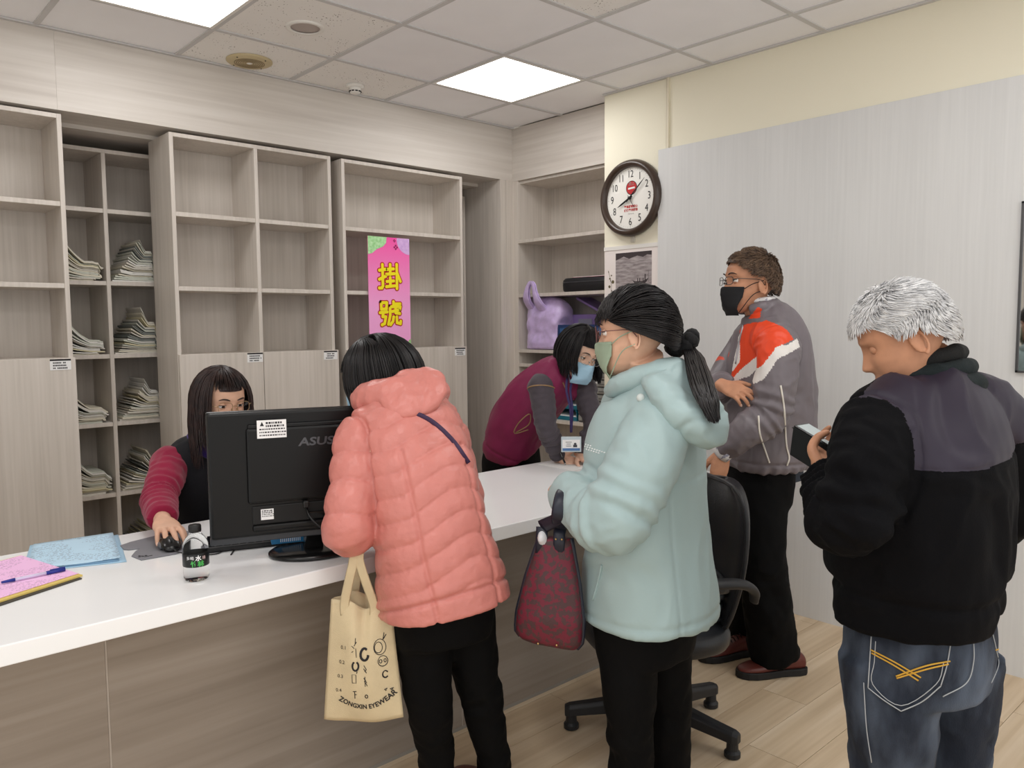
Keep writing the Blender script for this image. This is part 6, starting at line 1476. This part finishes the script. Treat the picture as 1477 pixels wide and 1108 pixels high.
patch(([((1.477, 0.615, 0.845), (0.8654, 0.3601, -0.3483)), ((1.475, 0.616, 0.796), (0.8558, 0.3575, -0.3739)), ((1.474, 0.617, 0.744), (0.8457, 0.3540, -0.3993)), ((1.520, 0.575, 0.698), (0.8508, 0.3221, -0.4152))], [((1.588, 0.513, 0.828), (0.8933, 0.2888, -0.3443)), ((1.585, 0.516, 0.794), (0.8866, 0.2887, -0.3613)), ((1.577, 0.523, 0.744), (0.8755, 0.2903, -0.3863)), ((1.522, 0.574, 0.697), (0.8511, 0.3208, -0.4155))]), DEN, 'back_pocket')
for nm, m, r, pts in (('pocket_stitch', STW, .0013, [((1.477, 0.615, 0.845), (0.8654, 0.3601, -0.3483)), ((1.476, 0.616, 0.802), (0.8573, 0.3575, -0.3704)), ((1.474, 0.617, 0.745), (0.8459, 0.3542, -0.3987))]), ('pocket_stitch', STW, .0013, [((1.474, 0.617, 0.745), (0.8459, 0.3542, -0.3987)), ((1.497, 0.596, 0.720), (0.8483, 0.3379, -0.4077)), ((1.522, 0.574, 0.698), (0.8514, 0.3209, -0.4149))]), ('pocket_stitch', STW, .0013, [((1.522, 0.574, 0.698), (0.8514, 0.3209, -0.4149)), ((1.551, 0.547, 0.717), (0.8633, 0.3047, -0.4024)), ((1.576, 0.524, 0.747), (0.8758, 0.2911, -0.3851))]), ('pocket_stitch', STW, .0013, [((1.576, 0.524, 0.747), (0.8758, 0.2911, -0.3851)), ((1.584, 0.517, 0.788), (0.8852, 0.2888, -0.3646)), ((1.588, 0.513, 0.831), (0.8938, 0.2890, -0.3430))]),
                      ('pocket_stitch', STW, .0010, [((1.483, 0.609, 0.836), (0.8656, 0.3555, -0.3526)), ((1.482, 0.610, 0.795), (0.8579, 0.3532, -0.3732)), ((1.481, 0.611, 0.751), (0.8491, 0.3504, -0.3953)), ((1.522, 0.574, 0.709), (0.8535, 0.3218, -0.4099)), ((1.569, 0.530, 0.751), (0.8747, 0.2955, -0.3840)), ((1.579, 0.521, 0.794), (0.8852, 0.2923, -0.3620))]),
                      ('yellow_stitch', STY, .0018, [((1.477, 0.615, 0.819), (0.8605, 0.3583, -0.3622)), ((1.510, 0.584, 0.795), (0.8664, 0.3353, -0.3700)), ((1.548, 0.550, 0.764), (0.8713, 0.3096, -0.3808))]), ('yellow_stitch', STY, .0018, [((1.478, 0.614, 0.813), (0.8598, 0.3572, -0.3648)), ((1.510, 0.584, 0.788), (0.8652, 0.3347, -0.3733)), ((1.545, 0.553, 0.758), (0.8695, 0.3110, -0.3838))]), ('yellow_stitch', STY, .0018, [((1.588, 0.513, 0.796), (0.8876, 0.2871, -0.3603)), ((1.554, 0.544, 0.787), (0.8772, 0.3073, -0.3689)), ((1.513, 0.582, 0.767), (0.8619, 0.3316, -0.3837))]), ('yellow_stitch', STY, .0018, [((1.586, 0.515, 0.790), (0.8862, 0.2878, -0.3631)), ((1.554, 0.544, 0.780), (0.8760, 0.3067, -0.3722)), ((1.514, 0.581, 0.763), (0.8614, 0.3307, -0.3855))]),
                      ('seam_stitch', STW, .0012, [((1.619, 0.484, 0.838), (0.9026, 0.2700, -0.3353)), ((1.621, 0.483, 0.794), (0.8952, 0.2669, -0.3569)), ((1.612, 0.491, 0.753), (0.8859, 0.2699, -0.3774)), ((1.580, 0.521, 0.726), (0.8728, 0.2877, -0.3943))]), ('seam_stitch', STW, .0012, [((1.468, 0.623, 0.755), (0.8459, 0.3588, -0.3947)), ((1.474, 0.618, 0.666), (0.8300, 0.3478, -0.4359)), ((1.482, 0.610, 0.597), (0.8184, 0.3369, -0.4655))]),
                      ('pocket_stitch', STW, .0012, [((1.645, 0.461, 0.854), (0.9109, 0.2552, -0.3243)), ((1.653, 0.454, 0.814), (0.9058, 0.2486, -0.3431)), ((1.656, 0.451, 0.787), (0.9017, 0.2457, -0.3558)), ((1.647, 0.459, 0.753), (0.8938, 0.2492, -0.3729))]), ('yellow_stitch', STY, .0016, [((1.651, 0.455, 0.817), (0.9058, 0.2499, -0.3421)), ((1.664, 0.444, 0.822), (0.9093, 0.2428, -0.3379))])):
    q = trace(bvj, pts, 26, .006)
    if len(q) > 3: G().tube(q, r, 5).obj(nm, m, jo, smooth=True)
shoe(root, (1.83, .64, 0), (-.15, 1), .27, BLACK, SOLEB); shoe(root, (2.03, .60, 0), (.1, 1), .27, BLACK, SOLEB)

# phone in an open flip case
t = thing('smartphone', 'smartphone in an open dark flip case held by the silver haired man', 'phone', (1.775, .89, 1.155))
G().obox(pc, px_, py_, pz_, .077, .037, .0042).obj('handset', BLACKG, t, bevel=.003); G().obox(pc + pz_ * .0044, px_, py_, pz_, .070, .0345, .0004).obj('screen', mat('phone_screen_lit', (150, 160, 160), .1, emit=((.55, .62, .62), .35)), t)
cvn = nrm(-np.array((0, 0, 1)) * .95 - py_ * .25); cvx = np.cross(px_, cvn); c2 = A + px_ * .046 + cvn * .034 - pz_ * .002 - py_ * .001
G().obox(c2, px_, cvn, cvx, .047, .035, .0014).obj('flip_cover', mat('dark_green_leatherette', (7, 10, 10), .5, spec=.2), t, bevel=.001); G().obox(pc - pz_ * .0056, px_, py_, pz_, .079, .039, .0013).obj('case_back', mat('case_black', (18, 20, 20), .5), t, bevel=.001)

# ================================================================== 5: clerk in the magenta vest, bending over the counter end
R = random.Random(25)
root = thing('person', 'clerk in a magenta vest and blue mask bending over the counter to write', 'person', (2.62, 2.95, 0))
Fw_ = nrm((.28, -.96, 0)); Lw = left_of(Fw_)
T5 = [(2.693, 2.917, 0.809), (2.675, 2.913, 0.850), (2.667, 2.873, 0.939), (2.678, 2.782, 1.056), (2.696, 2.684, 1.146), (2.716, 2.611, 1.215), (2.731, 2.571, 1.252)]
W5 = [(.165, .135), (.172, .142), (.165, .135), (.172, .132), (.170, .118), (.13, .09), (.07, .065)]
shR, elR, wrR = (2.577, 2.617, 1.146), (2.572, 2.581, 0.961), (2.658, 2.584, 0.804)
shL, elL, wrL = (2.819, 2.571, 1.121), (2.809, 2.500, 0.959), (2.735, 2.513, 0.819)
H = Head((2.731, 2.517, 1.299), (-.17, -.95, -.30), (.08, -.42, .86), 1.02)
pen0 = np.array((2.643, 2.543, 0.787))
person_body(root, H, [(T5[1], .13, .10), (T5[3], .14, .10), (T5[4], .14, .09), (T5[5], .10, .07), (T5[6], .05, .05)], [([shL, elL, wrL], [.04, .035, .024]), ([shR, elR, wrR], [.04, .035, .024])], [([(2.660, 2.961, 0.726), (2.62, 3.0, .40), (2.62, 3.02, .05)], [.07, .05, .04])],
            [dict(wrist=np.array(wrR), d=nrm((.55, -.70, -.22)), back=nrm((-.2, -.3, .9)), left=False, k=.92, curl=((.5, .7, .4), (.55, .8, .5), (.6, .9, .6), (.7, .9, .6)), thumb=((.012, .018, -.010), (.040, .034, -.024), (.064, .032, -.034), (.084, .022, -.038))),
             dict(wrist=np.array(wrL), d=nrm((-.25, -.9, -.22)), back=(0, -.1, 1), left=True, k=.92, curl=((.2, .3, .2),) * 4)], SKIN[2], Lw, [T5[5], T5[6], H.w(np.array([[0, -.02, .05]]))[0]])
g = G(); body_loft(g, [(c, *w) for c, w in zip(T5, W5)], Lw, 30, 2.3); g.sph(np.array(shR) * .6 + np.array(T5[4]) * .4, .062, n=18, k=10); g.sph(np.array(shL) * .6 + np.array(T5[4]) * .4, .062, n=18, k=10)
V, F = garment(g, .0075, 5); V = push(V, F, folds(V, 81, .007, 9, nrm(np.subtract(T5[4], T5[1])), .4) - .006 * np.exp(-(((V - np.array(T5[0])) @ nrm(np.subtract(T5[3], T5[0])) - .03) / .006) ** 2)); V = smooth(V, F, 1, .35)
vis_obj('vest', V, F, [MAGENTA], root); bvv = bvh(V, F)
for nm, (a, b, c), rr, sd in (('sleeve', (shR, elR, wrR), [.060, .055, .050, .047, .036], 3), ('sleeve', (shL, elL, wrL), [.058, .053, .048, .045, .036], 5)):
    g = G(); P = [a, np.array(a) * .5 + np.array(b) * .5, b, np.array(b) * .5 + np.array(c) * .5, c]; g.sph(np.array(a), .066, n=16, k=10); limb(g, P, rr, 18, 26); V, F = garment(g, .006, 3); dd, tt = seg_param(V, P)
    V = push(V, F, .0035 * np.sin(tt * 170 + 4 * vnoise(V * 14, sd)) * (.35 + np.exp(-((tt - .28) / .10) ** 2)) + folds(V, sd, .003, 16, (0, 0, 1), .8)); vis_obj(nm, V, F, [GREYS], root)
TRIM = mat('gold_binding', (150, 120, 84), .5)
ax = nrm(np.subtract(elR, shR) + np.array(-Lw) * .05); u = nrm(np.cross(ax, Fw_)); w = np.cross(ax, u)
G().tube([np.array(shR) + ax * .012 + (u * math.cos(a) + w * math.sin(a)) * .0655 for a in np.linspace(0, 2 * PI, 28, endpoint=False)], .0032, 6, closed=True).obj('gold_binding', TRIM, root, smooth=True)
for P in ([((2.276, 2.391, 0.995), (0.6832, 0.7178, -0.1337)), ((2.232, 2.430, 0.980), (0.6700, 0.7294, -0.1380)), ((2.246, 2.418, 1.024), (0.6751, 0.7270, -0.1250)), ((2.280, 2.387, 1.062), (0.6863, 0.7183, -0.1137)), ((2.278, 2.389, 1.018), (0.6845, 0.7179, -0.1268)), ((2.237, 2.426, 0.983), (0.6714, 0.7283, -0.1371))], [((2.340, 2.332, 0.970), (0.7013, 0.6988, -0.1408)), ((2.340, 2.332, 1.017), (0.7027, 0.7001, -0.1269)), ((2.353, 2.320, 1.000), (0.7059, 0.6959, -0.1321))], [((2.384, 2.292, 1.193), (0.7189, 0.6911, -0.0746)), ((2.395, 2.282, 1.158), (0.7213, 0.6874, -0.0851)), ((2.401, 2.276, 1.128), (0.7225, 0.6850, -0.0938))]):
    q = trace(bvv, P, 22, .002)
    if len(q) > 3: G().tube(q, .0028, 6).obj('gold_binding', TRIM, root, smooth=True)
trousers(root, np.array((2.695, 2.956, 0.729)), Lw, [([(2.658, 2.990, 0.715), (2.55, 3.02, .42), (2.55, 3.05, .04)], [.092, .07, .06]), ([(2.697, 2.886, 0.723), (2.72, 2.98, .42), (2.72, 3.0, .04)], [.092, .07, .06])], BLKT, 67, hipw=.17, hipd=.135, top=.10)
long_hair(H, R, .115, 900, face=1.12, bangs=1.12, bang_w=.75, part=.35, off=.010, gather=.5, flare=.6).obj('hair', HB, root, smooth=True)
face_mask(root, H, BLUEM); glasses(root, H, SILV, rx=.026, rz=.023, sq=2.2)
shoe(root, (2.55, 3.07, 0), Fw_, .24, BLACK, SOLEB); shoe(root, (2.72, 3.02, 0), Fw_, .24, BLACK, SOLEB)
ly = mat('purple_lanyard', (46, 34, 84), .6); bc = np.array((2.628, 2.475, 0.885)); bt = bc + (0, 0, .055)
for s in (-1, 1): G().tube([np.array(T5[6]) + Lw * .05 * s + Fw_ * .02, np.array((2.634, 2.497, 1.149)) + Lw * .022 * s, np.array((2.614, 2.461, 1.051)) + Lw * .010 * s, bt], .0065, 6, flat=.25, ref=tuple(DY), samples=18).obj('lanyard', ly, root, smooth=True)
bf = nrm(-np.array(DY) * (1, 1, 0) + np.array((0, 0, .1))); bx_ = nrm(np.array(DX)); bzz = np.cross(bf, bx_) * 1.0
hold = G().obox(bc, bx_, (0, 0, 1), bf, .046, .036, .0012).obj('badge_holder', mat('clear_badge_plastic', (196, 208, 214), .2), root, bevel=.001)
G().obox(bc + bf * .0016 - np.array((0, 0, .004)), bx_, (0, 0, 1), bf, .040, .025, .0004).obj('card', PAPER, hold); G().obox(bc + bf * .0021 - np.array((0, 0, .024)), bx_, (0, 0, 1), bf, .040, .006, .0003).obj('card_band', mat('badge_blue', (84, 124, 176), .5), hold)
g = G(); q = bc + bf * .0022 + bx_ * .018; g.rev(q + np.array((0, 0, .002)), [(.006, 0), (.006, .0003)], bf, 12); g.obox(q - np.array((0, 0, .008)), bx_, (0, 0, 1), bf, .009, .006, .0003)
for k in range(3): g.obox(bc + bf * .0022 - bx_ * .012 + np.array((0, 0, .010 - .009 * k)), bx_, (0, 0, 1), bf, (.014, .01, .012)[k], .0012, .0003)
g.obj('card_print', mat('badge_ink', (70, 70, 76), .6), hold)
t = thing('fountain_pen', 'black and silver pen held upright by the writing clerk', 'pen', tuple(pen0))
p0, p1 = np.array((2.624, 2.506, 0.785)), np.array((2.629, 2.556, 0.853)); pd = p1 - p0
G().tube([p0 + pd * .12, p1], .0048, 10).obj('barrel', BLACK, t, smooth=True); G().tube([p0, p0 + pd * .14], [.001, .0045], 10).obj('nib', STEEL, t, smooth=True); G().tube([p0 + pd * .5 - np.array(DY) * .006, p1 - np.array(DY) * .006], .0014, 6).obj('clip', STEEL, t, smooth=True)
o = sheet([(2.56, 2.40), (2.77, 2.40), (2.77, 2.63), (2.56, 2.63)], CZ + .0012).obj('paper_slip', mat('white_slip', (232, 232, 230), .8), None); tag(o, 'white paper slip under the writing clerk’s hands', 'paper')

# ================================================================== 6: seated clerk behind the monitor
R = random.Random(26)
root = thing('person', 'seated clerk with long dark hair and glasses behind the monitor, hand on the mouse', 'person', (1.14, 2.95, 0))
Fs = nrm((0.05, -1, 0)); Ls = left_of(Fs)
T6 = [(1.13, 2.98, .46), (1.13, 2.98, .56), (1.13, 2.96, .72), (1.13, 2.93, .86), (1.135, 2.91, .95), (1.145, 2.89, 1.005), (1.15, 2.88, 1.04)]
W6 = [(.18, .15), (.175, .145), (.16, .125), (.172, .125), (.165, .105), (.12, .08), (.06, .06)]
shR, elR, wrR = (.985, 2.905, .945), (.885, 2.73, .865), (.820, 2.505, .838)
shL, elL, wrL = (1.29, 2.90, .945), (1.37, 2.74, .86), (1.25, 2.50, .83)
H = Head((1.136, 2.795, 1.165), (.07, -1, -.08), (0, -.10, 1))
person_body(root, H, [(T6[1], .14, .11), (T6[3], .14, .10), (T6[4], .14, .09), (T6[5], .10, .07), (T6[6], .05, .05)], [([shL, elL, wrL], [.04, .036, .026]), ([shR, elR, wrR], [.04, .036, .026])], [([(1.04, 2.95, .50), (1.03, 2.62, .50), (1.03, 2.62, .08)], [.075, .055, .04]), ([(1.22, 2.95, .50), (1.23, 2.62, .50), (1.23, 2.62, .08)], [.075, .055, .04])],
            [dict(wrist=np.array(wrR), d=nrm((-.16, -.97, -.05)), back=(0, -.12, 1), left=False, k=.98, spread=.10, curl=((.25, .35, .25), (.25, .35, .25), (.35, .4, .3), (.45, .45, .3)), thumb=((.012, .020, -.008), (.040, .044, -.020), (.064, .050, -.030), (.084, .048, -.034))),
             dict(wrist=np.array(wrL), d=nrm((-.2, -.9, -.05)), back=(0, 0, 1), left=True)], SKIN[0], Ls, [T6[5], T6[6], H.w(np.array([[0, -.02, .05]]))[0]], gaze=(-.1, -.3))
g = G(); body_loft(g, [(c, *w) for c, w in zip(T6, W6)], Ls, 30, 2.3); V, F = garment(g, .008, 4); V = push(V, F, folds(V, 91, .004, 9, (0, 0, 1), .4)); vis_obj('vest', V, F, [BLKV], root)
for (a, b, c), rr, sd in (((shR, elR, wrR), [.066, .062, .056, .052, .044], 3), ((shL, elL, wrL), [.066, .062, .056, .052, .044], 5)):
    g = G(); a = np.array(a); P = [a, a * .5 + np.array(b) * .5, b, np.array(b) * .5 + np.array(c) * .5, np.array(b) * .12 + np.array(c) * .88]; g.sph(a, .068, n=16, k=10); limb(g, P, rr, 18, 26); V, F = garment(g, .006, 3); dd, tt = seg_param(V, P)
    V = push(V, F, .0035 * np.sin(tt * 160 + 4 * vnoise(V * 14, sd)) * (.35 + np.exp(-((tt - .24) / .08) ** 2)) + folds(V, sd, .003, 16, (0, 0, 1), .8)); vis_obj('sleeve', V, F, [MAROON], root)
G().tube([np.array(T6[6]) + Ls * .085 * math.sin(a) + Fs * .075 * math.cos(a) + np.array((0, 0, -.03 - .03 * math.cos(a))) for a in np.linspace(0, 2 * PI, 24, endpoint=False)], .030, 12, closed=True, flat=.9).obj('collar', PURPLE, root, smooth=True)
g = G(); 
for s in (-1, 1): limb(g, [(1.13 + .09 * s, 2.98, .48), (1.13 + .10 * s, 2.62, .50), (1.13 + .10 * s, 2.63, .06)], [.095, .072, .06], 16, 22)
V, F = garment(g, .011, 3); vis_obj('trousers', V, F, [BLKT], root)
long_hair(H, R, .215, 1000, face=1.25, bangs=1.10, bang_w=.85, part=.0, off=.008, wisp=.3, gather=.25, flare=.25).obj('hair', HBR, root, smooth=True)
glasses(root, H, GOLDW, rx=.0245, rz=.018, sq=3.0)
for s in (-1, 1): shoe(root, (1.13 + .10 * s, 2.66, 0), Fs, .24, BLACK, SOLEB)
t = thing('desk_stool', 'black round swivel stool under the seated clerk', 'stool', (1.13, 3.0, 0))
G().rev((1.13, 3.0, .35), [(.17, 0), (.19, .01), (.19, .05), (.16, .06)], n=32).obj('seat', LEATH, t, smooth=True); G().cyl((1.13, 3.0, .03), (1.13, 3.0, .352), .025).obj('column', STEEL, t, smooth=True); G().rev((1.13, 3.0, .0005), [(.20, 0), (.20, .012), (.05, .03)], n=32).obj('base', CHP, t)
